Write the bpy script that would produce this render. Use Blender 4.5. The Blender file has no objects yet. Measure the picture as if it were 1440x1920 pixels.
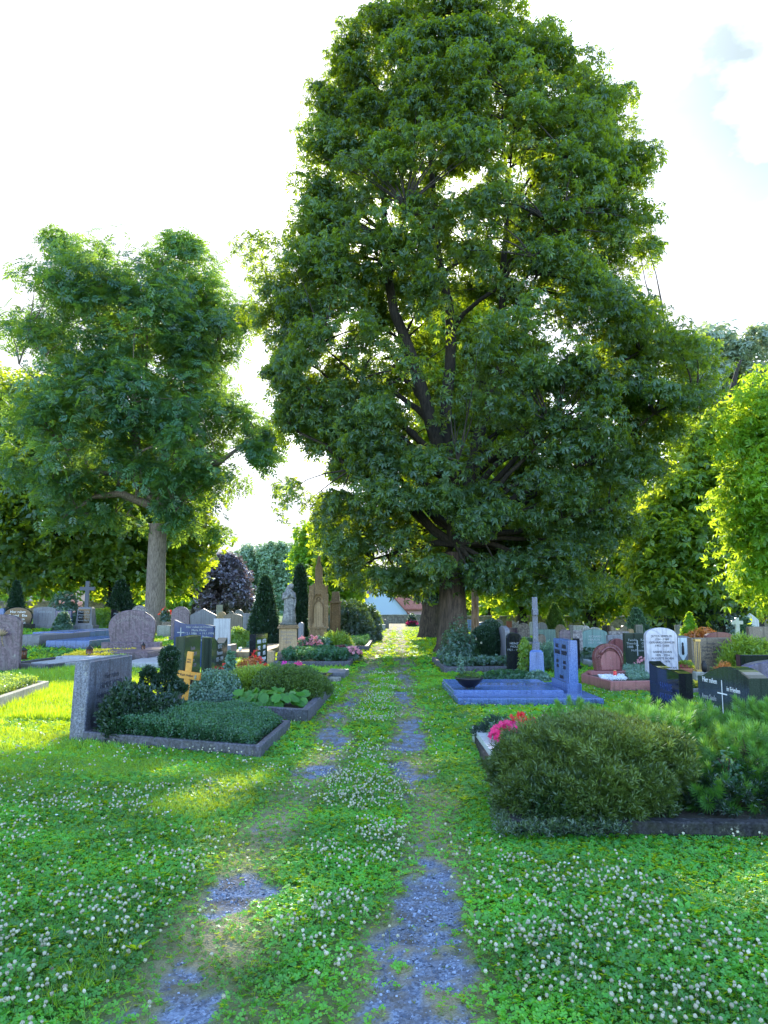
import bpy, math, random
import numpy as np
from mathutils import Vector, Matrix
rng = np.random.default_rng(11)
random.seed(5)
PI = math.pi
scene = bpy.context.scene
col = scene.collection
R = math.radians

# ------------------------------------------------------------------ measured camera
FPX, EYE, PITCH = 1443.0, 1.6, R(7.3)
SUN_EL, SUN_AZ = R(27.8), R(-1.3)

def ground_z(x, y):
    x = np.asarray(x, float); y = np.asarray(y, float)
    s = np.clip((y - 14) / 16, 0, 1); s = s * s * (3 - 2 * s)
    return np.clip((-x - 5) * 0.065, 0, 1.0) * s
def gz(x, y): return float(ground_z(x, y))
def ray(px, py):
    a = (px - 720) / FPX; b = -(py - 960) / FPX
    return a, math.cos(PITCH) - b * math.sin(PITCH), math.sin(PITCH) + b * math.cos(PITCH)
def X(px, Y): return ray(px, 1150)[0] / ray(px, 1150)[1] * Y
def Z(py, Y):
    d = ray(720, py); return EYE + d[2] / d[1] * Y
def G(px, py, z=0.0):
    d = ray(px, py); t = (z - EYE) / d[2]
    return (d[0] * t, d[1] * t)

# ------------------------------------------------------------------ noise for masks
def vnoise(x, y, seed=0):
    x = np.asarray(x, float); y = np.asarray(y, float)
    xi = np.floor(x).astype(np.int64); yi = np.floor(y).astype(np.int64)
    fx = x - xi; fy = y - yi
    fx = fx * fx * (3 - 2 * fx); fy = fy * fy * (3 - 2 * fy)
    def h(a, b):
        n = (a * 374761393 + b * 668265263 + seed * 974711) & 0x7fffffff
        n = ((n ^ (n >> 13)) * 1274126177) & 0x7fffffff
        n = n ^ (n >> 16)
        return (n & 0xffff) / 65535.0
    return (h(xi, yi) * (1 - fx) + h(xi + 1, yi) * fx) * (1 - fy) + (h(xi, yi + 1) * (1 - fx) + h(xi + 1, yi + 1) * fx) * fy
def fbm(x, y, seed=0, oct=4):
    s = 0; a = 0.5; t = 0
    for k in range(oct):
        s = s + a * vnoise(np.asarray(x) * 2 ** k, np.asarray(y) * 2 ** k, seed + k); t += a; a *= 0.5
    return s / t
def sstep(a, b, x):
    t = np.clip((x - a) / (b - a), 0, 1); return t * t * (3 - 2 * t)
def track_l(y): return -0.80 + 0.022 * (y - 5) + 0.10 * np.sin(y * 0.9)
def track_r(y): return 0.24 + 0.018 * (y - 5) + 0.07 * np.sin(y * 1.1 + 1)
def gravel(x, y):
    wl = 0.23 + 0.10 * vnoise(y * 0.7, 0 * y, 3); wr = 0.24 + 0.11 * vnoise(y * 0.8, 0 * y, 9)
    tl = np.exp(-((x - track_l(y)) / wl) ** 2); tr = np.exp(-((x - track_r(y)) / wr) ** 2)
    t = np.maximum(tl * 0.86, tr)
    near = sstep(6.5, 3.0, y) * 0.28 * np.exp(-((x + 0.25) / 0.8) ** 2)
    n = fbm(x * 2.1, y * 1.0, 21, 4)
    n = fbm(x * 2.6, y * 1.5, 21, 5)
    n2 = fbm(x * 16, y * 13, 27, 3)
    g = sstep(0.57, 0.69, t * 0.50 + (n - .5) * 1.05 + (n2 - .5) * .42 + .10 + .05 * sstep(6.5, 8, y) + near * .45 + .04 * sstep(6, 4, y) * t)
    return g * (1 - 0.35 * sstep(12, 25, y))
def worn(x, y):
    t = np.exp(-((x - track_l(y)) / 0.34) ** 2) + np.exp(-((x - track_r(y)) / 0.34) ** 2)
    return np.clip(t * (.35 + .9 * fbm(x * 1.5, y * 1.2, 40, 3)) + .5 * sstep(5.2, 3.4, y) * np.exp(-((x + .3) / .8) ** 2) * fbm(x * 3, y * 3, 43, 3), 0, 1)

# ------------------------------------------------------------------ object helpers
def link(o): col.objects.link(o); return o
def tag(o, label=None, cat=None, group=None, kind=None):
    if label: o['label'] = label
    if cat: o['category'] = cat
    if group: o['group'] = group
    if kind: o['kind'] = kind
    return o
def thing(name, label, cat, loc=(0, 0, 0), rz=0.0, group=None):
    o = link(bpy.data.objects.new(name, None)); o.location = loc; o.rotation_euler = (0, 0, rz)
    o.empty_display_size = 0.2
    return tag(o, label, cat, group)
def mesh_obj(name, v, f, mat, parent=None, smooth=False, attr=None):
    me = bpy.data.meshes.new(name)
    v = np.asarray(v, np.float32)
    if isinstance(f, np.ndarray):
        nf, k = f.shape
        me.vertices.add(len(v)); me.vertices.foreach_set('co', v.ravel())
        me.loops.add(nf * k); me.loops.foreach_set('vertex_index', f.astype(np.int32).ravel())
        me.polygons.add(nf); me.polygons.foreach_set('loop_start', np.arange(0, nf * k, k, dtype=np.int32))
        me.update(calc_edges=True)
    else:
        me.from_pydata([tuple(map(float, q)) for q in v], [], f); me.update()
    if smooth: me.polygons.foreach_set('use_smooth', np.ones(len(me.polygons), bool))
    if attr:
        for k_, a_ in attr.items():
            at = me.attributes.new(k_, 'FLOAT', 'POINT'); at.data.foreach_set('value', np.asarray(a_, np.float32))
    if mat: me.materials.append(mat)
    o = link(bpy.data.objects.new(name, me))
    if parent: o.parent = parent
    return o

class MB:
    def __init__(s): s.v = []; s.f = []
    def add(s, v, f):
        b = len(s.v); s.v += [tuple(p) for p in v]; s.f += [tuple(i + b for i in q) for q in f]; return s
    def box(s, x0, x1, y0, y1, z0, z1, bev=0.0, taper=1.0):
        cx, cy = (x0 + x1) / 2, (y0 + y1) / 2
        def rect(z, ins, t=1.0):
            return [(cx + (a - cx) * t + (ins if a < cx else -ins), cy + (b - cy) * t + (ins if b < cy else -ins), z) for a, b in ((x0, y0), (x1, y0), (x1, y1), (x0, y1))]
        if bev:
            rings = [rect(z0, 0), rect(z1 - bev, 0, taper), rect(z1, bev, taper)]
        else: rings = [rect(z0, 0), rect(z1, 0, taper)]
        v = sum(rings, []); f = [(3, 2, 1, 0)]
        for k in range(len(rings) - 1):
            a = 4 * k
            for i in range(4): j = (i + 1) % 4; f.append((a + i, a + j, a + 4 + j, a + 4 + i))
        a = 4 * (len(rings) - 1); f.append((a, a + 1, a + 2, a + 3))
        return s.add(v, f)
    def prism(s, prof, y0, y1, bev=0.008, taper=0.0):
        """outline in x,z extruded along y with a small bevel; front is y0"""
        p = np.array(prof, float); n = len(p); c = np.array([p[:, 0].mean(), (p[:, 1].min() + p[:, 1].max()) / 2])
        def off(b):
            d = p - c; h = np.abs(d).max(0); q = c + d * (1 - b / np.maximum(h, 1e-3)); q[:, 1] = np.where(p[:, 1] <= p[:, 1].min() + 1e-6, p[:, 1], q[:, 1]); return q
        zt = (p[:, 1] - p[:, 1].min()) / max(1e-6, np.ptp(p[:, 1]))
        rings = []
        for y, b, sgn in ((y0, bev, 1), (y0 + bev, 0, 1), (y1 - bev, 0, -1), (y1, bev, -1)):
            q = off(b); rings.append([(a, y + sgn * taper * t, z) for (a, z), t in zip(q, zt)])
        v = sum(rings, []); f = [tuple(range(n)), tuple(range(3 * n, 4 * n))[::-1]]
        for k in range(3):
            for i in range(n):
                j = (i + 1) % n; f.append((k * n + j, k * n + i, (k + 1) * n + i, (k + 1) * n + j))
        return s.add(v, f)
    def tube(s, pts, rad, n=8, flute=0.0, seed=0, caps=True):
        pts = [Vector(p) for p in pts]; m = len(pts)
        if not hasattr(rad, '__len__'): rad = [rad] * m
        rings = []; prev = None
        rr = random.Random(seed); ph = [rr.uniform(0, 6.28) for _ in range(3)]
        for i, p in enumerate(pts):
            t = (pts[min(i + 1, m - 1)] - pts[max(i - 1, 0)]).normalized()
            if prev is None: u = t.orthogonal().normalized()
            else: u = (prev - t * prev.dot(t)).normalized()
            prev = u; w = t.cross(u)
            ring = []
            for k in range(n):
                a = 2 * PI * k / n
                r = rad[i] * (1 + flute * (math.sin(3 * a + ph[0]) * .5 + math.sin(5 * a + ph[1] + i * .15) * .6 + math.sin(9 * a + ph[2]) * .35))
                ring.append(p + (u * math.cos(a) + w * math.sin(a)) * r)
            rings.append(ring)
        v = sum(rings, []); f = []
        for i in range(m - 1):
            for k in range(n):
                j = (k + 1) % n; f.append((i * n + k, i * n + j, (i + 1) * n + j, (i + 1) * n + k))
        if caps: f.append(tuple(range(n))[::-1]); f.append(tuple(range((m - 1) * n, m * n)))
        return s.add(v, f)
    def lathe(s, prof, n=24, c=(0, 0, 0), sx=1, sy=1):
        v = []; f = []
        for r, z in prof:
            for k in range(n):
                a = 2 * PI * k / n; v.append((c[0] + r * math.cos(a) * sx, c[1] + r * math.sin(a) * sy, c[2] + z))
        m = len(prof)
        for i in range(m - 1):
            for k in range(n):
                j = (k + 1) % n; f.append((i * n + k, i * n + j, (i + 1) * n + j, (i + 1) * n + k))
        f.append(tuple(range(n))[::-1]); f.append(tuple(range((m - 1) * n, m * n)))
        return s.add(v, f)
    def build(s, name, mat, parent=None, smooth=False):
        return mesh_obj(name, s.v, s.f, mat, parent, smooth)

# ------------------------------------------------------------------ scatter of small faces
def tmpl(kites):
    """kites: list of (origin, dir, side, length, width, droop, fold, widest)"""
    v = []; f = []
    for o, d, sd, L, Wd, droop, wid in kites:
        o = np.array(o, float); d = np.array(d, float); sd = np.array(sd, float); b = len(v)
        v += [o, o + d * L * wid + sd * Wd / 2 + [0, 0, -droop * .2], o + d * L + [0, 0, -droop], o + d * L * wid - sd * Wd / 2 + [0, 0, -droop * .2]]
        f.append((b, b + 1, b + 2, b + 3))
    return np.array(v), np.array(f)
def palmate(n=5, w=.40, droop=.42, full=200):
    ks = []
    for i in range(n):
        a = R(-full / 2 + full * i / (n - 1)); L = 1.0 - .28 * abs(i - (n - 1) / 2) / ((n - 1) / 2)
        d = (math.cos(a), math.sin(a), 0); sd = (-math.sin(a), math.cos(a), 0)
        ks.append(((0, 0, 0), d, sd, L, w * L, droop * (0.8 + .4 * (i % 2)), .62))
    return tmpl(ks)
def pinnate(n=3):
    ks = []
    for i in range(n):
        x = .18 + .62 * i / n
        for s_ in (-1, 1):
            a = s_ * R(58); d = (math.cos(a), math.sin(a), 0); sd = (-math.sin(a), math.cos(a), 0)
            ks.append(((x, 0, -.25 * x * x), d, sd, .46, .17, .10, .5))
    ks.append(((.72, 0, -.14), (1, 0, 0), (0, 1, 0), .42, .17, .12, .5))
    return tmpl(ks)
def loose(n=4, seed=1, w=.5):
    r = random.Random(seed); ks = []
    for i in range(n):
        a = 2 * PI * i / n + r.uniform(-.5, .5); z = r.uniform(-.35, .35)
        d = Vector((math.cos(a), math.sin(a), z)).normalized(); sd = Vector((-math.sin(a), math.cos(a), r.uniform(-.4, .4))).normalized()
        ks.append(((r.uniform(-.2, .2), r.uniform(-.2, .2), r.uniform(-.2, .2)), d, sd, r.uniform(.6, 1), w * r.uniform(.8, 1.2), r.uniform(0, .25), .5))
    return tmpl(ks)
def clover():
    ks = []
    for i in range(3):
        a = 2 * PI * i / 3; d = (math.cos(a), math.sin(a), .12); sd = (-math.sin(a), math.cos(a), 0)
        ks.append(((0, 0, 0), d, sd, 1, 1.0, .08, .62))
    return tmpl(ks)
def tuft(n=6, w=.07, spread=35, seed=2):
    r = random.Random(seed); ks = []
    for i in range(n):
        a = R(spread) * math.sqrt(r.random()); q = r.uniform(0, 6.28); o = (math.cos(q) * .12 * r.random(), math.sin(q) * .12 * r.random(), 0)
        d = (math.sin(a) * math.cos(q), math.sin(a) * math.sin(q), math.cos(a)); q2 = r.uniform(0, 3.14); sd = (math.cos(q2), math.sin(q2), 0)
        ks.append((o, d, sd, r.uniform(.5, 1), w, .12, .35))
    return tmpl(ks)
def spray(n=5, seed=3, w=.13, z=.3, spread=60):
    """upright feathery spray growing along +z"""
    r = random.Random(seed); ks = [((0, 0, 0), (0, 0, 1), (1, 0, 0), 1, w, 0, .5)]
    for i in range(n):
        h = .1 + .65 * i / n; a = R(spread) * r.uniform(.6, 1.1); q = r.uniform(0, 6.28)
        d = Vector((math.sin(a) * math.cos(q), math.sin(a) * math.sin(q), math.cos(a))); sd = d.cross(Vector((0, 0, 1))).normalized()
        if r.random() < .5: sd = d.cross(sd).normalized()
        ks.append(((0, 0, h), d, sd, .5 * r.uniform(.7, 1.1), w, 0, .5))
    return tmpl(ks)
def pine_shoot(n=64, seed=4):
    r = random.Random(seed); ks = []
    for i in range(n):
        h = .8 * i / n; q = i * 2.4; a = R(78 - 56 * i / n) * r.uniform(.85, 1.1)
        d = Vector((math.sin(a) * math.cos(q), math.sin(a) * math.sin(q), math.cos(a))); sd = d.cross(Vector((0, 0, 1))).normalized()
        ks.append(((0, 0, h * .75), d, sd, .50 * r.uniform(.85, 1.1), .042, 0, .5))
    return tmpl(ks)
def petals(n=5, w=.75, cup=.2):
    ks = []
    for i in range(n):
        a = 2 * PI * i / n; d = (math.cos(a), math.sin(a), cup); sd = (-math.sin(a), math.cos(a), 0)
        ks.append(((0, 0, 0), d, sd, 1, w, .0, .65))
    return tmpl(ks)
def ball(n=6, m=4):
    v = []; f = []
    for i in range(m + 1):
        t = PI * (i + .0) / m
        for k in range(n):
            a = 2 * PI * (k + .5 * (i % 2)) / n; r_ = math.sin(t) if 0 < i < m else .12
            v.append((r_ * math.cos(a), r_ * math.sin(a), math.cos(t)))
    for i in range(m):
        for k in range(n):
            j = (k + 1) % n; f.append((i * n + k, (i + 1) * n + k, (i + 1) * n + j, i * n + j))
    return np.array(v), np.array(f)

def basis(nrm, spin):
    """rotation matrices whose z axis is nrm, spun about it"""
    n = nrm / np.maximum(np.linalg.norm(nrm, axis=1, keepdims=True), 1e-6)
    h = np.where(np.abs(n[:, 2:3]) < .9, np.array([[0, 0, 1.0]]), np.array([[1.0, 0, 0]]))
    u = np.cross(h, n); u /= np.linalg.norm(u, axis=1, keepdims=True); w = np.cross(n, u)
    c, s = np.cos(spin)[:, None], np.sin(spin)[:, None]
    a = u * c + w * s; b = -u * s + w * c
    return np.stack([a, b, n], axis=2)
def scatter(name, T, pos, Rm, sc, mat, parent=None, rnd=None, extra=None):
    tv, tf = T; tf = np.asarray(tf); N = len(pos)
    if np.ndim(sc) == 1: sc = np.asarray(sc)[:, None]
    v = np.einsum('nij,vj->nvi', Rm, tv)
    if sc.shape[1] == 1: v = v * sc[:, :, None]
    else: v = v * sc[:, None, :]
    v = v + pos[:, None, :]
    f = (tf[None, :, :] + (np.arange(N) * len(tv))[:, None, None]).reshape(-1, tf.shape[1])
    if rnd is None: rnd = rng.random(N)
    at = {'rnd': np.repeat(rnd, len(tv))}
    return mesh_obj(name, v.reshape(-1, 3), f, mat, parent, attr=at)
def rdir(n, up=0.0):
    d = rng.normal(size=(n, 3)); d /= np.linalg.norm(d, axis=1, keepdims=True); d[:, 2] += up
    return d / np.linalg.norm(d, axis=1, keepdims=True)
def merge_T(*Ts):
    v = []; f = []; b = 0
    for tv, tf in Ts: v.append(tv); f.append(np.asarray(tf) + b); b += len(tv)
    return np.vstack(v), np.vstack(f)

# ------------------------------------------------------------------ materials
def newmat(name):
    m = bpy.data.materials.new(name); m.use_nodes = True; nt = m.node_tree
    nt.nodes.clear(); out = nt.nodes.new('ShaderNodeOutputMaterial'); return m, nt, out
def nd(nt, t, **kw):
    n = nt.nodes.new(t)
    for k, v in kw.items():
        if k in n.inputs: n.inputs[k].default_value = v
        else: setattr(n, k, v)
    return n
def mixc(nt, a, b, fac, blend='MIX'):
    n = nt.nodes.new('ShaderNodeMix'); n.data_type = 'RGBA'; n.blend_type = blend
    for s_, val in ((6, a), (7, b), (0, fac)):
        if isinstance(val, (tuple, list)): n.inputs[s_].default_value = (*val, 1) if len(val) == 3 else val
        elif isinstance(val, (int, float)): n.inputs[s_].default_value = val
        else: nt.links.new(val, n.inputs[s_])
    return n.outputs[2]
def ramp(nt, src, a, b):
    n = nt.nodes.new('ShaderNodeMapRange'); n.inputs[1].default_value = a; n.inputs[2].default_value = b
    nt.links.new(src, n.inputs[0]); return n.outputs[0]
def noise(nt, scale, detail=3, coord='Object', rough=.6):
    tc = nt.nodes.new('ShaderNodeTexCoord'); n = nt.nodes.new('ShaderNodeTexNoise')
    n.inputs['Scale'].default_value = scale; n.inputs['Detail'].default_value = detail; n.inputs['Roughness'].default_value = rough
    nt.links.new(tc.outputs[coord], n.inputs['Vector']); return n.outputs[0]
def leafmat(name, dark, light, trans=.45, tcol=None, gloss=.10, ns=.6, grough=.45, gcol=(.75, .85, 1)):
    m, nt, out = newmat(name)
    at = nd(nt, 'ShaderNodeAttribute', attribute_name='rnd')
    nz = ramp(nt, noise(nt, ns, 2), .35, .65)
    mx = nt.nodes.new('ShaderNodeMath'); mx.operation = 'MULTIPLY_ADD'; mx.inputs[1].default_value = .65
    nt.links.new(at.outputs['Fac'], mx.inputs[0])
    m2 = nt.nodes.new('ShaderNodeMath'); m2.operation = 'MULTIPLY'; m2.inputs[1].default_value = .35; nt.links.new(nz, m2.inputs[0]); nt.links.new(m2.outputs[0], mx.inputs[2])
    c = mixc(nt, dark, light, mx.outputs[0])
    tc_ = tcol or tuple(min(1, x * k) for x, k in zip(light, (2.6, 2.2, .8)))
    d = nd(nt, 'ShaderNodeBsdfDiffuse'); nt.links.new(c, d.inputs['Color'])
    t = nd(nt, 'ShaderNodeBsdfTranslucent'); ct = mixc(nt, tuple(x * .6 for x in tc_), tc_, at.outputs['Fac']); nt.links.new(ct, t.inputs['Color'])
    ms = nt.nodes.new('ShaderNodeMixShader'); ms.inputs[0].default_value = trans
    nt.links.new(d.outputs[0], ms.inputs[1]); nt.links.new(t.outputs[0], ms.inputs[2])
    g = nd(nt, 'ShaderNodeBsdfGlossy', Roughness=grough); g.inputs['Color'].default_value = (*gcol, 1)
    m3 = nt.nodes.new('ShaderNodeMixShader'); m3.inputs[0].default_value = gloss
    nt.links.new(ms.outputs[0], m3.inputs[1]); nt.links.new(g.outputs[0], m3.inputs[2]); nt.links.new(m3.outputs[0], out.inputs[0])
    return m
def stone(name, c1, c2, scale=60, rough=.35, bump=.15, stain=(.03, .04, .02), stain_amt=.25, vein=None, big=2.5, spec=.5):
    m, nt, out = newmat(name); p = nd(nt, 'ShaderNodeBsdfPrincipled', Roughness=rough)
    p.inputs['Specular IOR Level'].default_value = spec
    n1 = ramp(nt, noise(nt, scale, 4, rough=.75), .38, .62)
    c = mixc(nt, c1, c2, n1)
    if vein:
        w = nt.nodes.new('ShaderNodeTexWave'); tc = nt.nodes.new('ShaderNodeTexCoord'); nt.links.new(tc.outputs['Object'], w.inputs[0])
        w.wave_type = 'BANDS'; w.bands_direction = 'DIAGONAL'; w.inputs['Scale'].default_value = vein[1]; w.inputs['Distortion'].default_value = vein[2]; w.inputs['Detail'].default_value = 4
        c = mixc(nt, c, vein[0], ramp(nt, w.outputs['Fac'], .82, 1.0))
    c = mixc(nt, c, stain, ramp(nt, noise(nt, big, 5), .5, .5 + .3 / max(stain_amt, .05)))
    tc2 = nt.nodes.new('ShaderNodeTexCoord'); mp2 = nt.nodes.new('ShaderNodeMapping'); mp2.inputs['Scale'].default_value = (16, 16, 1.1); nt.links.new(tc2.outputs['Object'], mp2.inputs[0])
    sn = nt.nodes.new('ShaderNodeTexNoise'); sn.inputs['Scale'].default_value = 1.0; sn.inputs['Detail'].default_value = 4; nt.links.new(mp2.outputs[0], sn.inputs[0])
    c = mixc(nt, c, tuple(x * .45 for x in c1), ramp(nt, sn.outputs[0], .52, .80))           # rain streaks
    if rough > .3:
        lic = ramp(nt, noise(nt, 9, 6, rough=.75), .60, .68); c = mixc(nt, c, (.34, .35, .29), mixc(nt, (0, 0, 0), lic, .55))   # lichen
    sx = nt.nodes.new('ShaderNodeSeparateXYZ'); nt.links.new(tc2.outputs['Object'], sx.inputs[0])
    bz = ramp(nt, sx.outputs['Z'], .16, .0); ml = nt.nodes.new('ShaderNodeMath'); ml.operation = 'MULTIPLY'; nt.links.new(bz, ml.inputs[0]); nt.links.new(ramp(nt, noise(nt, 14, 4), .35, .65), ml.inputs[1])
    c = mixc(nt, c, (.035, .04, .022), ml.outputs[0])                                          # soil splash at the foot
    nt.links.new(c, p.inputs['Base Color'])
    if bump:
        b = nd(nt, 'ShaderNodeBump', Strength=bump, Distance=.01); nt.links.new(noise(nt, scale * .7, 4), b.inputs['Height']); nt.links.new(b.outputs[0], p.inputs['Normal'])
    nt.links.new(p.outputs[0], out.inputs[0]); return m
def plain(name, c, rough=.6, metal=0, var=.2, scale=8, emis=None):
    m, nt, out = newmat(name); p = nd(nt, 'ShaderNodeBsdfPrincipled', Roughness=rough, Metallic=metal)
    cc = mixc(nt, c, tuple(x * (1 - var) for x in c), noise(nt, scale, 4)); nt.links.new(cc, p.inputs['Base Color'])
    nt.links.new(p.outputs[0], out.inputs[0]); return m
def bark(name, c1, c2, sc=1.0, bump=.8):
    m, nt, out = newmat(name); p = nd(nt, 'ShaderNodeBsdfPrincipled', Roughness=.9)
    tc = nt.nodes.new('ShaderNodeTexCoord'); mp = nt.nodes.new('ShaderNodeMapping'); mp.inputs['Scale'].default_value = (6 * sc, 6 * sc, 1.1 * sc)
    nt.links.new(tc.outputs['Object'], mp.inputs[0]); n = nt.nodes.new('ShaderNodeTexNoise'); n.inputs['Scale'].default_value = 2.2; n.inputs['Detail'].default_value = 7; n.inputs['Roughness'].default_value = .7
    nt.links.new(mp.outputs[0], n.inputs[0]); c = mixc(nt, c1, c2, ramp(nt, n.outputs[0], .38, .62)); nt.links.new(c, p.inputs['Base Color'])
    b = nd(nt, 'ShaderNodeBump', Strength=bump, Distance=.04); nt.links.new(n.outputs[0], b.inputs['Height']); nt.links.new(b.outputs[0], p.inputs['Normal'])
    nt.links.new(p.outputs[0], out.inputs[0]); return m

M = {}
M['chestnut'] = leafmat('chestnut_leaf', (.004, .019, .012), (.075, .150, .080), .36, (.66, .90, .02), .035, .35)
M['ash'] = leafmat('ash_leaf', (.006, .036, .024), (.070, .200, .095), .42, (.44, .70, .05), .05, .3)
M['darktree'] = leafmat('dark_tree_leaf', (.016, .055, .022), (.095, .190, .055), .50, (.70, .85, .03), .04, .4)
M['backtree'] = leafmat('background_leaf', (.035, .120, .022), (.18, .34, .050), .56, (.78, .95, .04), .04, .3)
M['paletree'] = leafmat('pale_leaf', (.16, .24, .15), (.34, .44, .30), .4, (.50, .62, .22), .10, .3)
M['poplar'] = leafmat('poplar_leaf', (.12, .25, .12), (.28, .46, .22), .45, (.40, .55, .20), .10, .2)
M['bright'] = leafmat('sunlit_leaf', (.05, .20, .012), (.24, .45, .03), .55, (.66, .90, .04), .03, .5)
M['copper'] = leafmat('copper_leaf', (.10, .08, .09), (.32, .26, .28), .3, (.38, .24, .2), .12, .6)
M['ivy'] = leafmat('ivy_leaf', (.012, .040, .012), (.040, .095, .025), .3, (.20, .34, .03), .10, 2)
M['conifer'] = leafmat('conifer_spray', (.006, .022, .010), (.020, .060, .022), .2, (.09, .20, .03), .06, 3)
M['yew'] = leafmat('juniper_spray', (.012, .048, .006), (.17, .26, .028), .25, (.20, .26, .03), .05, 2.5)
M['mugo'] = leafmat('pine_needle', (.022, .115, .012), (.13, .34, .040), .3, (.30, .55, .05), .04, 2)
M['bluegreen'] = leafmat('groundcover_leaf', (.006, .040, .014), (.045, .150, .050), .3, (.15, .36, .06), .05, 3)
M['silver'] = leafmat('silvery_leaf', (.035, .12, .06), (.14, .28, .16), .35, (.25, .42, .16), .10, 4)
M['lime'] = leafmat('lime_leaf', (.09, .20, .012), (.26, .42, .03), .5, (.50, .62, .05), .06, 4)
M['mound'] = leafmat('mound_spray', (.03, .08, .012), (.11, .20, .025), .3, (.26, .40, .04), .05, 3)
M['bergenia'] = leafmat('bergenia_leaf', (.018, .11, .008), (.05, .22, .015), .4, (.32, .60, .04), .05, 4, .4, (.8, 1, .8))
M['redleaf'] = leafmat('red_leaf', (.07, .015, .02), (.22, .05, .05), .35, (.45, .08, .06), .08, 4)
M['orangeleaf'] = leafmat('orange_leaf', (.35, .10, .03), (.62, .26, .06), .5, (.85, .38, .06), .05, 4)
M['rose'] = leafmat('rose_leaf', (.02, .07, .035), (.06, .15, .06), .35, (.20, .38, .06), .10, 2)
M['clover'] = leafmat('clover_leaf', (.008, .120, .006), (.095, .52, .025), .45, (.75, .95, .01), .05, 1.3)
M['grass'] = leafmat('grass_blade', (.018, .170, .012), (.100, .52, .028), .48, (.80, .95, .01), .05, .9)
M['drygrass'] = leafmat('sparse_weed', (.07, .12, .035), (.22, .22, .11), .3, (.40, .42, .10), .03, 2)
M['deadleaf'] = leafmat('dead_leaf', (.10, .06, .03), (.34, .25, .14), .2, (.4, .3, .15), .03, 2)
M['pink'] = leafmat('pink_petal', (.60, .01, .13), (.90, .05, .28), .4, (.95, .08, .30), .04, 8)
M['red'] = leafmat('red_petal', (.60, .01, .01), (.85, .05, .03), .35, (.9, .06, .04), .04, 8)
M['magenta'] = leafmat('magenta_petal', (.55, .01, .30), (.80, .04, .50), .4, (.9, .08, .5), .04, 8)
M['yellow'] = leafmat('yellow_petal', (.75, .50, .01), (.90, .72, .03), .35, (.95, .8, .05), .04, 8)
M['orange'] = leafmat('orange_petal', (.80, .16, .02), (.90, .30, .04), .35, (.95, .3, .05), .04, 8)
M['rosepink'] = leafmat('dusty_pink_petal', (.55, .16, .22), (.80, .35, .40), .35, (.9, .4, .4), .04, 8)
M['salmon'] = leafmat('salmon_petal', (.70, .30, .22), (.85, .50, .40), .35, (.9, .5, .4), .04, 8)
M['white'] = leafmat('white_petal', (.26, .25, .16), (.66, .66, .52), .30, (.8, .8, .62), .03, 8)
M['daisy'] = leafmat('daisy_petal', (.70, .75, .80), (.88, .9, .92), .2, (.9, .9, .9), .03, 8)
M['stem'] = plain('plant_stem', (.07, .12, .03)); M['twig'] = plain('twig', (.07, .05, .04), .9)
M['soil'] = stone('bed_soil', (.035, .028, .020), (.075, .06, .045), 30, .95, .8)
M['bark_chestnut'] = bark('chestnut_bark', (.020, .014, .012), (.10, .070, .055), 1.0, 1.0)
M['bark_ash'] = bark('ash_bark', (.09, .07, .058), (.26, .215, .18), 1.6, .8)
M['bark_dark'] = bark('dark_bark', (.012, .010, .010), (.045, .038, .032))
M['bark_bare'] = bark('bare_bark', (.14, .08, .05), (.36, .24, .18), 1.2, .6)
M['granite_blue'] = stone('blue_grey_granite', (.040, .085, .25), (.14, .22, .45), 60, .25, .05, stain_amt=.25)
M['granite_speck'] = stone('speckled_granite', (.025, .032, .06), (.17, .19, .26), 48, .35, .2, (.03, .035, .04), .5)
M['granite_grey'] = stone('grey_granite', (.10, .10, .12), (.21, .21, .24), 70, .5, .15)
M['granite_light'] = stone('light_grey_granite', (.28, .29, .32), (.42, .43, .46), 70, .5, .15)
M['granite_kerb'] = stone('kerb_granite', (.035, .035, .05), (.12, .12, .16), 30, .7, .4, (.03, .05, .025), .5)
M['kerb_dark'] = stone('dark_kerb_granite', (.010, .011, .014), (.045, .046, .055), 40, .8, .4, (.03, .05, .025), .5, spec=.15)
M['granite_white'] = stone('pale_kerb_granite', (.42, .47, .52), (.60, .64, .68), 60, .3, .05, stain_amt=.1)
M['concrete'] = stone('weathered_concrete', (.20, .20, .17), (.36, .35, .30), 20, .9, .4, (.05, .06, .03), .7)
M['black'] = stone('black_polished', (.006, .007, .009), (.018, .02, .024), 80, .06, .0, stain_amt=.02)
M['black_green'] = stone('dark_green_polished', (.018, .028, .022), (.045, .06, .05), 80, .10, .0, stain_amt=.05)
M['bluestone'] = stone('blue_polished', (.010, .026, .10), (.022, .055, .17), 90, .12, .0, stain_amt=.02)
M['teal'] = stone('teal_stone', (.05, .13, .14), (.11, .21, .21), 60, .35, .05)
M['purple'] = stone('purple_gneiss', (.055, .035, .055), (.15, .10, .135), 14, .35, .05, vein=((.125, .095, .12), 1.4, 14), stain_amt=.1)
M['purple_dark'] = stone('dark_violet_granite', (.045, .04, .085), (.12, .11, .19), 50, .35, .1, stain_amt=.1)
M['red_stone'] = stone('red_granite', (.12, .035, .04), (.22, .08, .08), 60, .2, .03, stain_amt=.05)
M['pink_stone'] = stone('pink_granite', (.26, .085, .09), (.38, .15, .145), 70, .35, .1, stain_amt=.05)
M['brown_stone'] = stone('brown_granite', (.10, .075, .055), (.22, .17, .13), 40, .4, .15)
M['mottled'] = stone('mottled_granite', (.10, .08, .09), (.36, .32, .32), 16, .7, .5, stain_amt=.4)
M['sandstone'] = stone('sandstone', (.12, .078, .04), (.24, .155, .08), 18, .9, .4, (.09, .065, .045), .9, big=1.6)
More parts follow.
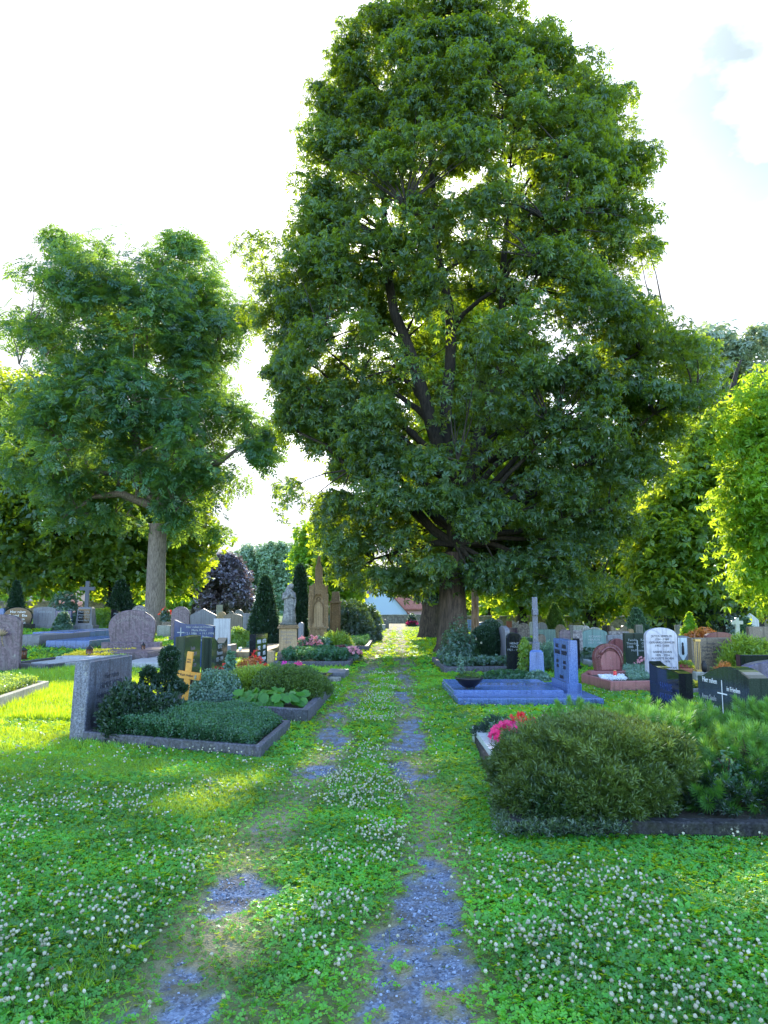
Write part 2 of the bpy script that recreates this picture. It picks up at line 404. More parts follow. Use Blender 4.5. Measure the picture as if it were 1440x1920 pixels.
M['sandstone_clean'] = stone('clean_sandstone', (.28, .19, .105), (.39, .28, .165), 25, .85, .3, (.16, .12, .08), .4)
M['rock'] = stone('rough_base_rock', (.10, .08, .07), (.26, .22, .19), 12, .95, 1.0, stain_amt=.5)
M['statue'] = stone('weathered_statue_stone', (.09, .09, .095), (.28, .27, .26), 14, .85, .4, (.07, .07, .07), .7, big=6)
M['marble'] = stone('veined_marble', (.40, .39, .45), (.50, .49, .55), 5, .3, .0, vein=((.34, .34, .42), 1.6, 12), stain_amt=.05)
M['wallstone'] = stone('rubble_wall', (.16, .14, .12), (.38, .34, .29), 3.5, .95, .8, (.07, .07, .06), .5)
M['wood'] = stone('varnished_pine', (.60, .26, .035), (.76, .37, .07), 6, .45, .02, stain_amt=.02)
M['woodbrown'] = plain('reddish_wood', (.20, .06, .03), .7)
M['gold'] = plain('gilt_bronze', (.55, .36, .12), .4, .6)
M['bronze'] = plain('dark_bronze', (.05, .06, .09), .4, .5)
M['ink_dark'] = plain('dark_lettering', (.02, .025, .045), .5)
M['ink_white'] = plain('white_lettering', (.75, .78, .82), .6)
M['ink_grey'] = plain('grey_lettering', (.30, .33, .36), .6)
M['ink_blue'] = plain('blue_lettering', (.02, .045, .20), .35)
M['ink_soft'] = plain('weathered_lettering', (.20, .17, .17), .7)
M['iron'] = plain('black_iron', (.015, .015, .018), .5, .3)
M['bowl'] = plain('dark_bowl_metal', (.012, .012, .016), .35, .2)
M['redglass'] = plain('red_candle_glass', (.75, .02, .02), .2)
M['brownglass'] = plain('amber_glass', (.18, .07, .03), .2)
M['terracotta'] = plain('terracotta', (.50, .20, .11), .8)
M['whiteware'] = plain('white_ceramic', (.78, .80, .84), .4)
M['plaster_white'] = plain('white_plaster', (.80, .82, .84), .9, var=.06)
M['plaster_blue'] = plain('pale_blue_plaster', (.52, .62, .72), .9, var=.08)
M['plaster_pink'] = plain('pinkish_plaster', (.62, .40, .36), .9, var=.1)
M['rooftile'] = stone('roof_tile', (.28, .10, .07), (.42, .18, .12), 6, .9, .3)
M['roofdark'] = stone('dark_roof', (.08, .07, .08), (.15, .13, .14), 6, .9, .3)
M['windowglass'] = plain('window_glass', (.05, .06, .08), .08)
# ------------------------------------------------------------------ camera, sun, sky
cam = link(bpy.data.objects.new('camera', bpy.data.cameras.new('camera')))
cam.data.sensor_fit = 'VERTICAL'; cam.data.sensor_height = 34.6; cam.data.lens = 26.0
cam.data.clip_start = .05; cam.data.clip_end = 3000
cam.location = (0, 0, EYE); cam.rotation_euler = (R(90) + PITCH, 0, 0); scene.camera = cam
sdir = Vector((math.sin(SUN_AZ) * math.cos(SUN_EL), math.cos(SUN_AZ) * math.cos(SUN_EL), math.sin(SUN_EL)))
sun = link(bpy.data.objects.new('sun', bpy.data.lights.new('sun', 'SUN')))
sun.data.energy = 5.0; sun.data.angle = R(.6); sun.data.color = (1, .90, .72)
sun.rotation_euler = sdir.to_track_quat('Z', 'Y').to_euler(); sun.location = (0, 60, 60)
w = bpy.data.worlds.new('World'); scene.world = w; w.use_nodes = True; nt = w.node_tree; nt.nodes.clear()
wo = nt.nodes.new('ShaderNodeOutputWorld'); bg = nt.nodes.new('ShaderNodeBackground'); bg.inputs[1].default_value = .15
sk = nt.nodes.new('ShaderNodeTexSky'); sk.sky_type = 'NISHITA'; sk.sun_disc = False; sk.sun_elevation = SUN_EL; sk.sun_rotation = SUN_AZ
sk.air_density = 1.0; sk.dust_density = .6; sk.ozone_density = 2.0
tc = nt.nodes.new('ShaderNodeTexCoord')
nz = nt.nodes.new('ShaderNodeTexNoise'); nz.inputs['Scale'].default_value = 1.9; nz.inputs['Detail'].default_value = 6; nz.inputs['Roughness'].default_value = .62
mpn = nt.nodes.new('ShaderNodeMapping'); mpn.inputs['Scale'].default_value = (1, 1, 1.6); mpn.inputs['Location'].default_value = (.7, .3, .2)
nt.links.new(tc.outputs['Generated'], mpn.inputs[0]); nt.links.new(mpn.outputs[0], nz.inputs[0])
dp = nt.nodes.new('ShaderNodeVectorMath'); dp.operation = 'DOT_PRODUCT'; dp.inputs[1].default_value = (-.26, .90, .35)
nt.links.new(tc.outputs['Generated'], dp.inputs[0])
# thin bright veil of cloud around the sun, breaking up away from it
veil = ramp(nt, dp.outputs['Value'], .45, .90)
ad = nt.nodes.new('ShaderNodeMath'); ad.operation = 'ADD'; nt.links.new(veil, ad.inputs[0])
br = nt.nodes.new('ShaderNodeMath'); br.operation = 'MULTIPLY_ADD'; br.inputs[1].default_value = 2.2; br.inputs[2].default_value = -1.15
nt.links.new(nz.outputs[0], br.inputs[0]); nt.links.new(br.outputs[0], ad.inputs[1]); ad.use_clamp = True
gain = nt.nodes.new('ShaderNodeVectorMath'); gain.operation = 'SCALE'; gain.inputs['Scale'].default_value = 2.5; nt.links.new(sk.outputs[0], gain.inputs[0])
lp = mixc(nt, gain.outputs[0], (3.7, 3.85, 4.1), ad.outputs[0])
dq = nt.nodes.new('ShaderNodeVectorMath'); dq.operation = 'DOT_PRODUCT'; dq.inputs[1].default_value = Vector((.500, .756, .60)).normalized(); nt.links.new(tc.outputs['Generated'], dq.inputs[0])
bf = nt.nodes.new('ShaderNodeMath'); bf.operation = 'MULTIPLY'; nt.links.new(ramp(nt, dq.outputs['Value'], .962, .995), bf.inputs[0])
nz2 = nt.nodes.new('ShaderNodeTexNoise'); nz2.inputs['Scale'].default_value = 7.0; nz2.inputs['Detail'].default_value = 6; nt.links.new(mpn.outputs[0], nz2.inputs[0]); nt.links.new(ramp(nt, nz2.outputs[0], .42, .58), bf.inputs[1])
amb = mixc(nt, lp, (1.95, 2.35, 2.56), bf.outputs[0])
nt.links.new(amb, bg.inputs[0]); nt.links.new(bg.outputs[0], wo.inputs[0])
scene.view_settings.view_transform = 'Standard'; scene.view_settings.look = 'None'; scene.view_settings.exposure = 0
scene.render.engine = 'CYCLES'
cy = scene.cycles; cy.max_bounces = 7; cy.diffuse_bounces = 3; cy.glossy_bounces = 3; cy.transmission_bounces = 5; cy.transparent_max_bounces = 4
cy.film_exposure = 2.5; cy.sample_clamp_indirect = 8; cy.caustics_reflective = False; cy.caustics_refractive = False

# ------------------------------------------------------------------ the ground: one sheet with path and gravel
def axis(knots):
    out = []
    for a, b, s in knots: out += list(np.arange(a, b, s))
    return np.array(out + [knots[-1][1]])
gx = axis([(-420, -60, 30), (-60, -20, 2.5), (-20, -6, .5), (-6, -2.2, .12), (-2.2, 1.9, .035), (1.9, 6, .12), (6, 20, .5), (20, 60, 2.5), (60, 420, 30)])
gy = axis([(-60, -4, 7), (-4, 2.4, .4), (2.4, 9, .035), (9, 16, .08), (16, 30, .25), (30, 110, 2), (110, 600, 35)])
XX, YY = np.meshgrid(gx, gy); g_ = gravel(XX, YY)
ZZ = ground_z(XX, YY) + .020 * (fbm(XX * 1.3, YY * 1.3, 5) - .5) * (np.abs(XX) < 20) - .012 * g_ + .006 * (vnoise(XX * 14, YY * 14, 6) - .5) * (YY < 16)
nx, ny = len(gx), len(gy)
idx = np.arange(nx * ny).reshape(ny, nx)
fq = np.stack([idx[:-1, :-1], idx[:-1, 1:], idx[1:, 1:], idx[1:, :-1]], -1).reshape(-1, 4)
m, nt2, out = newmat('ground')
p = nd(nt2, 'ShaderNodeBsdfPrincipled', Roughness=.95); p.inputs['Specular IOR Level'].default_value = .1
ga = nd(nt2, 'ShaderNodeAttribute', attribute_name='gravel'); wa = nd(nt2, 'ShaderNodeAttribute', attribute_name='worn')
soilc = mixc(nt2, (.045, .085, .018), (.035, .15, .018), noise(nt2, 1.2, 5))
soilc = mixc(nt2, soilc, (.26, .23, .15), ramp(nt2, wa.outputs['Fac'], .25, .85))
vo = nt2.nodes.new('ShaderNodeTexVoronoi'); vo.inputs['Scale'].default_value = 75; tcg = nt2.nodes.new('ShaderNodeTexCoord'); nt2.links.new(tcg.outputs['Object'], vo.inputs[0])
gr = mixc(nt2, (.055, .075, .12), (.27, .34, .47), vo.outputs['Color'])
gr = mixc(nt2, gr, (.12, .105, .08), ramp(nt2, noise(nt2, 5, 6), .42, .68))
cc = mixc(nt2, soilc, gr, ga.outputs['Fac']); nt2.links.new(cc, p.inputs['Base Color'])
b = nd(nt2, 'ShaderNodeBump', Strength=.9, Distance=.012); nt2.links.new(vo.outputs['Distance'], b.inputs['Height']); nt2.links.new(b.outputs[0], p.inputs['Normal'])
nt2.links.new(p.outputs[0], out.inputs[0])
far_path = np.exp(-((XX - (0.2 + .018 * (YY - 20))) / 1.5) ** 2) * sstep(30, 50, YY) * .5 * (YY < 120)
o = mesh_obj('ground', np.stack([XX, YY, ZZ], -1).reshape(-1, 3), fq, m, None, True, {'gravel': np.clip(g_, 0, 1).ravel(), 'worn': np.clip(worn(XX, YY) + far_path * 2, 0, 1).ravel()})
tag(o, kind='structure')

# loose stones lying on the gravel tracks
def area_pts(n, y0, y1, margin=.8, fn=None, power=1.0):
    y = y0 + (y1 - y0) * rng.random(n) ** power
    hw = y * .50 + margin
    x = (rng.random(n) * 2 - 1) * hw
    keep = rng.random(n) < (hw / (y1 * .5 + margin))
    x, y = x[keep], y[keep]
    if fn is not None:
        k = rng.random(len(x)) < fn(x, y); x, y = x[k], y[k]
    return x, y
# plots where no lawn grows (filled while the graves are built): polygons in x,y
PLOTS = []
def in_plots(x, y, grow=0.0):
    m = np.zeros(len(x), bool)
    for poly in PLOTS:
        ins = np.zeros(len(x), bool); n = len(poly)
        for i in range(n):
            (x1, y1), (x2, y2) = poly[i], poly[(i + 1) % n]
            c = ((y1 > y) != (y2 > y)) & (x < (x2 - x1) * (y - y1) / (y2 - y1 + 1e-9) + x1); ins ^= c
        m |= ins
    return m

def lawn():
    # gravel chips
    v = np.array([(-1, -.7, 0), (1, -.8, 0), (.8, .8, 0), (-.9, .7, 0), (-.3, -.2, .7), (.5, -.3, .6), (.4, .4, .8), (-.5, .4, .6)]) * .5
    f = np.array([(0, 1, 5, 4), (1, 2, 6, 5), (2, 3, 7, 6), (3, 0, 4, 7), (4, 5, 6, 7)])
    x, y = area_pts(160000, 2.6, 9, .3, lambda a, b_: gravel(a, b_) > .30)
    x, y = x[:34000], y[:34000]
    n = len(x)
    mm, nt, out = newmat('gravel_chip'); p = nd(nt, 'ShaderNodeBsdfPrincipled', Roughness=.7)
    at = nd(nt, 'ShaderNodeAttribute', attribute_name='rnd'); nt.links.new(mixc(nt, (.055, .075, .12), (.31, .38, .52), at.outputs['Fac']), p.inputs['Base Color']); nt.links.new(p.outputs[0], out.inputs[0])
    o = scatter('gravel', (v, f), np.stack([x, y, ground_z(x, y) - .010], 1), basis(rdir(n, 1.5), rng.random(n) * 6.28), .004 + .017 * rng.random(n) ** 3, mm, rnd=rng.random(n) ** 1.6)
    tag(o, 'blue grey gravel chips showing through the clover in the wheel tracks', 'gravel', kind='stuff')

    grass_zone = lambda a, b_: np.clip(sstep(.46, .56, fbm(a * .55 + 3, b_ * .55, 77, 3)) * sstep(-.6, -1.6, a) + .75 * sstep(2.2, 3.2, a) * sstep(5, 3, b_) * 0 + .10, 0, 1)
    dens = lambda a, b_: (1 - .985 * sstep(.08, .45, gravel(a, b_))) * (1 - .72 * sstep(.22, .62, worn(a, b_)))
    # clover leaves: near, middle, far
    for nm, N, y0, y1, s0, s1, hgt in (('clover', 330000, 2.5, 9, .010, .022, .055), ('clover', 150000, 9, 20, .022, .042, .06), ('clover', 100000, 20, 62, .05, .11, .06)):
        x, y = area_pts(N, y0, y1, 1.0, lambda a, b_: dens(a, b_) * (1 - .75 * grass_zone(a, b_)))
        k = ~in_plots(x, y); x, y = x[k], y[k]; n = len(x)
        hh = hgt * (.25 + .75 * fbm(x * 2.2, y * 2.2, 31, 3)) * (1 - .6 * worn(x, y)); z = ground_z(x, y) + hh * (.25 + .9 * rng.random(n))
        tone = np.clip(fbm(x * 1.6, y * 1.6, 51, 3) * 1.5 - .3 + rng.normal(0, .2, n), 0, 1)
        o = scatter(nm, clover(), np.stack([x, y, z], 1), basis(rdir(n, 1.7), rng.random(n) * 6.28), s0 + (s1 - s0) * rng.random(n), M['clover'], rnd=tone)
        tag(o, {2.5: 'green clover leaves covering the near lawn', 9: 'clover leaves covering the lawn between the nearest graves', 20: 'clover and low weeds covering the far lawn'}[y0], 'clover', kind='stuff')
    # sparse weeds on the worn tracks
    x, y = area_pts(150000, 2.6, 30, .2, lambda a, b_: np.clip(worn(a, b_) * 1.5 - .12, 0, 1) * (1 - .70 * sstep(.4, 1.0, gravel(a, b_))))
    k = ~in_plots(x, y); x, y = x[k], y[k]; n = len(x)
    o = scatter('weeds', tuft(6, .16, 75, 9), np.stack([x, y, ground_z(x, y) - .005], 1), basis(rdir(n, 3), rng.random(n) * 6.28), (.016 + .03 * rng.random(n)) * (1 + y / 20), M['drygrass'])
    tag(o, 'thin dry weeds growing on the worn wheel tracks', 'weeds', kind='stuff')
    # fallen leaves and straw
    x, y = area_pts(5200, 2.6, 16, .6, lambda a, b_: .12 + worn(a, b_)); k = ~in_plots(x, y); x, y = x[k], y[k]; n = len(x)
    o = scatter('fallen_leaves', loose(1, 5, .55), np.stack([x, y, ground_z(x, y) + .02 + .03 * rng.random(n)], 1), basis(rdir(n, 1.5), rng.random(n) * 6.28), .012 + .022 * rng.random(n), M['deadleaf']); tag(o, 'brown fallen leaves and dry bits lying in the lawn', 'leaves', kind='stuff')
    # broad leaved weeds
    x, y = area_pts(2600, 2.8, 14, .8, lambda a, b_: dens(a, b_) * sstep(.45, .65, fbm(a * 1.7 + 9, b_ * 1.7, 23, 2))); k = ~in_plots(x, y); x, y = x[k], y[k]; n = len(x)
    o = scatter('broad_weeds', tmpl([((0, 0, 0), (math.cos(q) * .8, math.sin(q) * .8, .55), (-math.sin(q), math.cos(q), 0), 1, .30, .15, .6) for q in np.linspace(0, 5.4, 7)]), np.stack([x, y, ground_z(x, y) + .01], 1), basis(rdir(n, 4), rng.random(n) * 6.28), .05 + .05 * rng.random(n), M['clover']); tag(o, 'plantain and dandelion rosettes in the lawn', 'weeds', kind='stuff')
    # grass tufts
    for N, y0, y1, s0, s1, wz, lab in ((300000, 2.5, 9, .035, .085, .05, 'short green grass growing among the near clover'), (220000, 9, 22, .06, .13, .06, 'grass growing between the nearest graves'), (120000, 22, 75, .09, .20, .10, 'grass of the far lawn around the trees')):
        x, y = area_pts(N, y0, y1, 1.0, lambda a, b_: dens(a, b_) * np.clip(grass_zone(a, b_) * (.42 if y0 < 5 else .8) + (.10 if y0 > 20 else .0), 0, 1))
        k = ~in_plots(x, y); x, y = x[k], y[k]; n = len(x)
        sc = (s0 + (s1 - s0) * rng.random(n)) * (.6 + .8 * fbm(x * 1.1, y * 1.1, 91, 2))
        sc = sc * (1 - .5 * worn(x, y))
        tone = np.clip(fbm(x * .9, y * .9, 55, 3) * 1.6 - .4 + rng.normal(0, .18, n), 0, 1)
        o = scatter('grass', tuft(7, wz, 38, 6), np.stack([x, y, ground_z(x, y)], 1), basis(rdir(n, 4), rng.random(n) * 6.28), sc, M['grass'], rnd=tone)
        tag(o, lab, 'grass', kind='stuff')
    # taller uncut grass on the left between the graves
    x = -2.4 - 6.5 * rng.random(42000); y = 11.5 + 9 * rng.random(42000)
    k = ~in_plots(x, y) & (rng.random(len(x)) < .25 + .75 * sstep(.4, .6, fbm(x * .8, y * .8, 12, 2))); x, y = x[k], y[k]; n = len(x)
    o = scatter('grass', tuft(7, .05, 25, 8), np.stack([x, y, ground_z(x, y)], 1), basis(rdir(n, 5), rng.random(n) * 6.28), .12 + .12 * rng.random(n), M['grass'])
    tag(o, 'tall uncut grass between the graves on the left', 'grass', kind='stuff')
    # clover blossoms
    def fd(a, b_):
        c = fbm(a * 1.5, b_ * 1.3, 61, 3)
        mid = np.exp(-((a + .22 - .02 * (b_ - 5)) / .42) ** 2)
        rt = np.exp(-((a - 1.1) / .9) ** 2) * sstep(7.0, 5.0, b_); lf = np.exp(-((a + 1.9) / 1.0) ** 2) * sstep(10, 6, b_)
        base = np.clip(.12 + 3.0 * mid * sstep(3.0, 5, b_) + .75 * rt + .62 * lf, 0, 2.4)
        c2 = fbm(a * 6, b_ * 6, 62, 2)
        return np.clip(1.25 * base * sstep(.36, .62, c) * sstep(.30, .6, c2) * dens(a, b_), 0, 1)
    T = ball(7, 5); T8 = ball(5, 3); tv, tf = T; tv = tv * np.array([1, 1, .92]); r_ = np.random.default_rng(2); tv = tv * (1 + .16 * r_.normal(size=(len(tv), 1)))
    stemT = tmpl([((0, 0, -1), (0, 0, 1), (1, 0, 0), 1, .05, 0, .5)])
    for N, y0, y1, s0, s1, TT, lab in ((26000, 2.6, 8, .0055, .0098, (tv, tf), 'white clover blossoms standing over the near lawn'), (60000, 8, 20, .007, .012, T8, 'white clover blossoms along the path between the graves')):
        x, y = area_pts(N, y0, y1, .8, fd); k = ~in_plots(x, y); x, y = x[k], y[k]; n = len(x)
        z = ground_z(x, y) + .05 + .045 * rng.random(n)
        pos = np.stack([x, y, z], 1)
        bl = thing('clover_blossoms', lab, 'clover blossoms'); bl['kind'] = 'stuff'
        scatter('blossom', TT, pos, basis(rdir(n, 2.5), rng.random(n) * 6.28), s0 + (s1 - s0) * rng.random(n), M['white'], bl)
        if y0 < 5:
            S = np.repeat(z[:, None] - ground_z(x, y)[:, None], 3, 1)
            scatter('stem', stemT, pos, basis(np.tile([[0, 0, 1.0]], (n, 1)) + rng.normal(0, .1, (n, 3)), rng.random(n) * 6.28), S, M['stem'], bl)
    # daisies
    x, y = area_pts(1500, 3, 14, .8, lambda a, b_: dens(a, b_) * np.clip(grass_zone(a, b_) + .25 * (a > 1), 0, 1) * sstep(.45, .6, fbm(a * 1.1, b_ * 1.1, 15, 2))); k = ~in_plots(x, y); x, y = x[k], y[k]; n = len(x)
    o = scatter('daisies', petals(7, .6, .15), np.stack([x, y, ground_z(x, y) + .06 + .03 * rng.random(n)], 1), basis(rdir(n, 3), rng.random(n) * 6.28), .008 + .004 * rng.random(n), M['daisy'])
    tag(o, 'small white daisies in the short grass', 'daisies', kind='stuff')
# ------------------------------------------------------------------ trees
def bez(a, b, c, n=8):
    return [a * (1 - t) ** 2 + b * 2 * t * (1 - t) + c * t * t for t in np.linspace(0, 1, n)]
def tree(name, label, base_px, Y, prof, trunk_r, n_clump, per, leaf, T, leaf_m, bark_m, depth=.8, leaders=None, clump_r=(1.1, 2.0), limbs=34, fork=.22, group=None, shell=(.55, 1.0), trunk_top=.9, flat=.75, seedv=1, extra_clumps=None, flute=.12, twigs=True, depth_shift=0.0, jitter=.12, base_flare=1.7, gaps=None, edge=.45, zw=1.15, reveal=None, lead_r=.62, limb_m=None):
    """prof: rows (py, left px, right px) of the crown outline measured at distance Y"""
    global rng
    keep = rng; rng = np.random.default_rng(seedv * 97 + 3); rr = random.Random(seedv)
    bx = X(base_px, Y); bz = gz(bx, Y)
    pr = sorted([(Z(a, Y) - bz, X(b_, Y) - bx, X(c_, Y) - bx) for a, b_, c_ in prof]); pz = np.array([q[0] for q in pr]); pl = np.array([q[1] for q in pr]); pR = np.array([q[2] for q in pr])
    root = thing(name, label, 'tree', (bx, Y, bz), 0, group)
    H0, H1 = pz[0], pz[-1]
    w_ = np.interp(np.linspace(H0, H1, 60), pz, pR - pl); cdf = np.cumsum(w_ ** zw); cdf /= cdf[-1]
    cs = []
    for i in range(n_clump):
        z = np.interp(rr.random(), cdf, np.linspace(H0, H1, 60)); l, r_ = np.interp(z, pz, pl), np.interp(z, pz, pR)
        rad = (r_ - l) / 2; cx = (l + r_) / 2; cr = min(rr.uniform(*clump_r), rad * .6 + .3)
        a = rr.uniform(0, 2 * PI); q = math.sqrt(rr.uniform(shell[0] ** 2, shell[1] ** 2)); e = max(rad - cr * edge, .1)
        cs.append((cx + math.cos(a) * e * q, math.sin(a) * e * q * depth + depth_shift, z, cr))
    if extra_clumps: 
        for (a, b_, c_) in extra_clumps: cs.append((X(a, Y) - bx, rr.uniform(-1.5, 1.5), Z(b_, Y) - bz, c_))
    cs = np.array(cs)
    # woody skeleton
    top = np.array([0, 0, H0 + (H1 - H0) * trunk_top]); zf = max(H0 * .9, (H1) * fork)
    mb = MB()
    leads = leaders or [[(0, 0, zf), (rr.uniform(-.4, .4), 0, zf + (top[2] - zf) * .5), tuple(top)]]
    base_path = [(0, 0, -.25), (0, 0, .0), (0, 0, .35), (0, 0, 1.1), (rr.uniform(-.1, .1), 0, zf * .6), (0, 0, zf)]
    mb.tube(base_path, [trunk_r * base_flare * 1.1, trunk_r * base_flare, trunk_r * (1 + (base_flare - 1) * .45), trunk_r * 1.06, trunk_r * .95, trunk_r * .92], 22, flute, seedv, caps=False)
    trunk = mb.build('trunk', bark_m, root, True)
    mb = MB(); lines = []
    for L in leads:
        P_ = [Vector(q) for q in L]; pts = []
        for i in range(len(P_) - 1):
            for t in np.linspace(0, 1, 5)[:-1]:
                q = P_[i].lerp(P_[i + 1], t); q.x += math.sin(q.z * .9 + seedv) * .10; q.y += math.cos(q.z * .8) * .12; pts.append(q)
        pts.append(P_[-1]); rs = trunk_r * (.92 if len(leads) == 1 else lead_r) * (1 - np.linspace(0, 1, len(pts)) ** 1.3 * .86); lines.append((pts, rs)); mb.tube(pts, rs, 10, .08, seedv)
    order = list(range(len(cs))); rr.shuffle(order)
    limb_pts = []
    for i in order[:limbs]:
        c = Vector(cs[i, :3]); best = None
        for pts, rs in lines:
            for q, r_ in zip(pts, rs):
                if q.z > c.z + .5: continue
                hd = math.hypot(c.x - q.x, c.y - q.y); want = c.z - hd * .75
                sc_ = abs(q.z - max(want, zf)) + hd * .35
                if best is None or sc_ < best[0]: best = (sc_, q, r_)
        if best is None: best = (0, lines[0][0][0], lines[0][1][0])
        _, q, r_ = best; mid = q.lerp(c, .5); mid.z += (c - q).length * rr.uniform(-.04, .16)
        P_ = [Vector(v_) for v_ in bez(np.array(q), np.array(mid), np.array(c), 8)]
        for k in range(1, 7): P_[k] += Vector((rr.uniform(-1, 1), rr.uniform(-1, 1), rr.uniform(-1, 1))) * (c - q).length * .025
        r0 = min(r_ * .55, .035 * (c - q).length + .03); rs = np.linspace(r0, .025, 8); mb.tube(P_, rs, 6, caps=False); limb_pts += [(p_, r2) for p_, r2 in zip(P_[2:], rs[2:])]
    if twigs and limb_pts:
        LP = np.array([tuple(p_) for p_, _ in limb_pts])
        for i in order[limbs:]:
            c = cs[i, :3]; k = np.argmin(((LP - c) ** 2).sum(1) + 3 * np.maximum(LP[:, 2] - c[2], 0)); a = LP[k]; mid = (a + c) / 2 + np.array([rr.uniform(-.3, .3), rr.uniform(-.3, .3), .25])
            mb.tube([Vector(v_) for v_ in bez(a, mid, c, 4)], [.05, .035, .02, .012], 4, caps=False)
    mb.build('branches', limb_m or bark_m, root, True)
    # leaves: a cap of leaves over each bough, thinning inside
    n = n_clump * per + 0; n = len(cs) * per
    ci = np.repeat(np.arange(len(cs)), per); d = rdir(n, .35); rad = cs[ci, 3] * (.45 + .60 * rng.random(n) ** .6)
    off = d * rad[:, None]; off[:, 2] *= flat
    off += rng.normal(0, jitter, (n, 3)) * cs[ci, 3:4]
    pos = cs[ci, :3] + off
    nrm = d * .55 + rdir(n, .55) * .8; nrm[:, 2] += .35
    size = leaf * (.65 + .7 * rng.random(n)); ct = rng.random(len(cs))
    tone = np.clip(.55 * ct[ci] + .45 * rng.random(n), 0, 1)
    if gaps or reveal:   # thin spots in the foliage through which the low sun reaches the lawn
        tx, tz = math.tan(SUN_AZ), math.tan(SUN_EL) / math.cos(SUN_AZ); wx, wy, wz = pos[:, 0] + bx, pos[:, 1] + Y, pos[:, 2] + bz; kill = np.zeros(n, bool)
        for (gx_, gy_, gz_, gr_, pr_) in (gaps or []):
            dd = np.hypot(wx - gx_ - (wy - gy_) * tx, (wz - gz_ - (wy - gy_) * tz) * .9) / gr_
            kill |= (dd < 1) & (rng.random(n) < pr_)
        for rv in (reveal or []):
            (rx_, rz0, rr1, pr_), full = rv[:4], len(rv) > 4
            sc_ = 1 + pos[:, 1] / Y   # the gap widens with depth like any gap one looks into
            wob = 1 + .35 * np.sin(np.arctan2(pos[:, 2] - rz0, pos[:, 0] - rx_) * 5 + rx_) if full else 1.0
            kill |= (np.hypot(pos[:, 0] - rx_, (pos[:, 2] - rz0) * (.9 if full else .55)) < rr1 * wob) & ((pos[:, 1] < .3) | full) & (rng.random(n) < pr_)
        pos, nrm, size, tone = pos[~kill], nrm[~kill], size[~kill], tone[~kill]; n = len(pos)
    scatter('crown', T, pos, basis(nrm, rng.random(n) * 6.28), size, leaf_m, root, tone)
    rng = keep
    return root

def ivy_on(root_name, label, px, Y, h, r, n, leaf=.09, mat='ivy', z0=0):
    x = X(px, Y); bz = gz(x, Y); a = rng.random(n) * 6.28; z = z0 + (h - z0) * rng.random(n) ** .8; rr_ = r * (1 + .35 * vnoise(a * 2, z * 1.2, 5)) * (1 - .35 * z / h) + rng.random(n) * .18
    pos = np.stack([x + np.cos(a) * rr_, Y + np.sin(a) * rr_, bz + z], 1); nr = np.stack([np.cos(a), np.sin(a), .4 + 0 * a], 1) + rng.normal(0, .35, (n, 3))
    o = scatter(root_name, loose(4, 3, .8), pos, basis(nr, rng.random(n) * 6.28), leaf * (.6 + .8 * rng.random(n)), M[mat]); return tag(o, label, 'climbing ivy')

PAL = palmate(5, .40, .55, 210)
def _gp(px, py, r, pr): q = G(px, py); return (q[0], q[1], 0, r, pr)
SUNGAPS = [(0, 0, EYE, .38, .95), (.9, 0, EYE + .3, .35, .8), (-.5, 0, EYE - .9, .3, .8), (.4, 0, EYE + .9, .25, .85), (3.9, 0, 3.4, .45, .6), (6.0, 0, 3.2, .5, .6), (5.0, 0, -2.2, .45, .7), (1.2, 0, 2.6, .3, .8),
           _gp(470, 1700, .42, .97), _gp(430, 1725, .30, .9), _gp(395, 1500, .34, .95), _gp(400, 1600, .28, .85), _gp(605, 1425, .30, .9), _gp(930, 1308, .30, .9), _gp(1000, 1300, .25, .9), _gp(840, 1500, .25, .7), _gp(620, 1290, .3, .8), _gp(1090, 1720, .22, .8), _gp(820, 1250, .35, .8), (-4.8, 11.0, 0, 1.0, .93), (-4.7, 13.5, 0, .9, .9), (-4.2, 10.0, 0, .6, .85), (-4.9, 9.2, 0, .7, .85), (-5.2, 12.3, 0, 1.0, .9), (-2.2, 8.0, 0, .25, .8), (-4.4, 15.5, 0, .7, .85), (-2.3, 16.8, 0, .5, .9), (-3.0, 19, 0, .6, .9), _gp(700, 1245, .4, .8), _gp(1100, 1330, .4, .7), _gp(1000, 1700, .2, .6), _gp(600, 1560, .2, .7)]
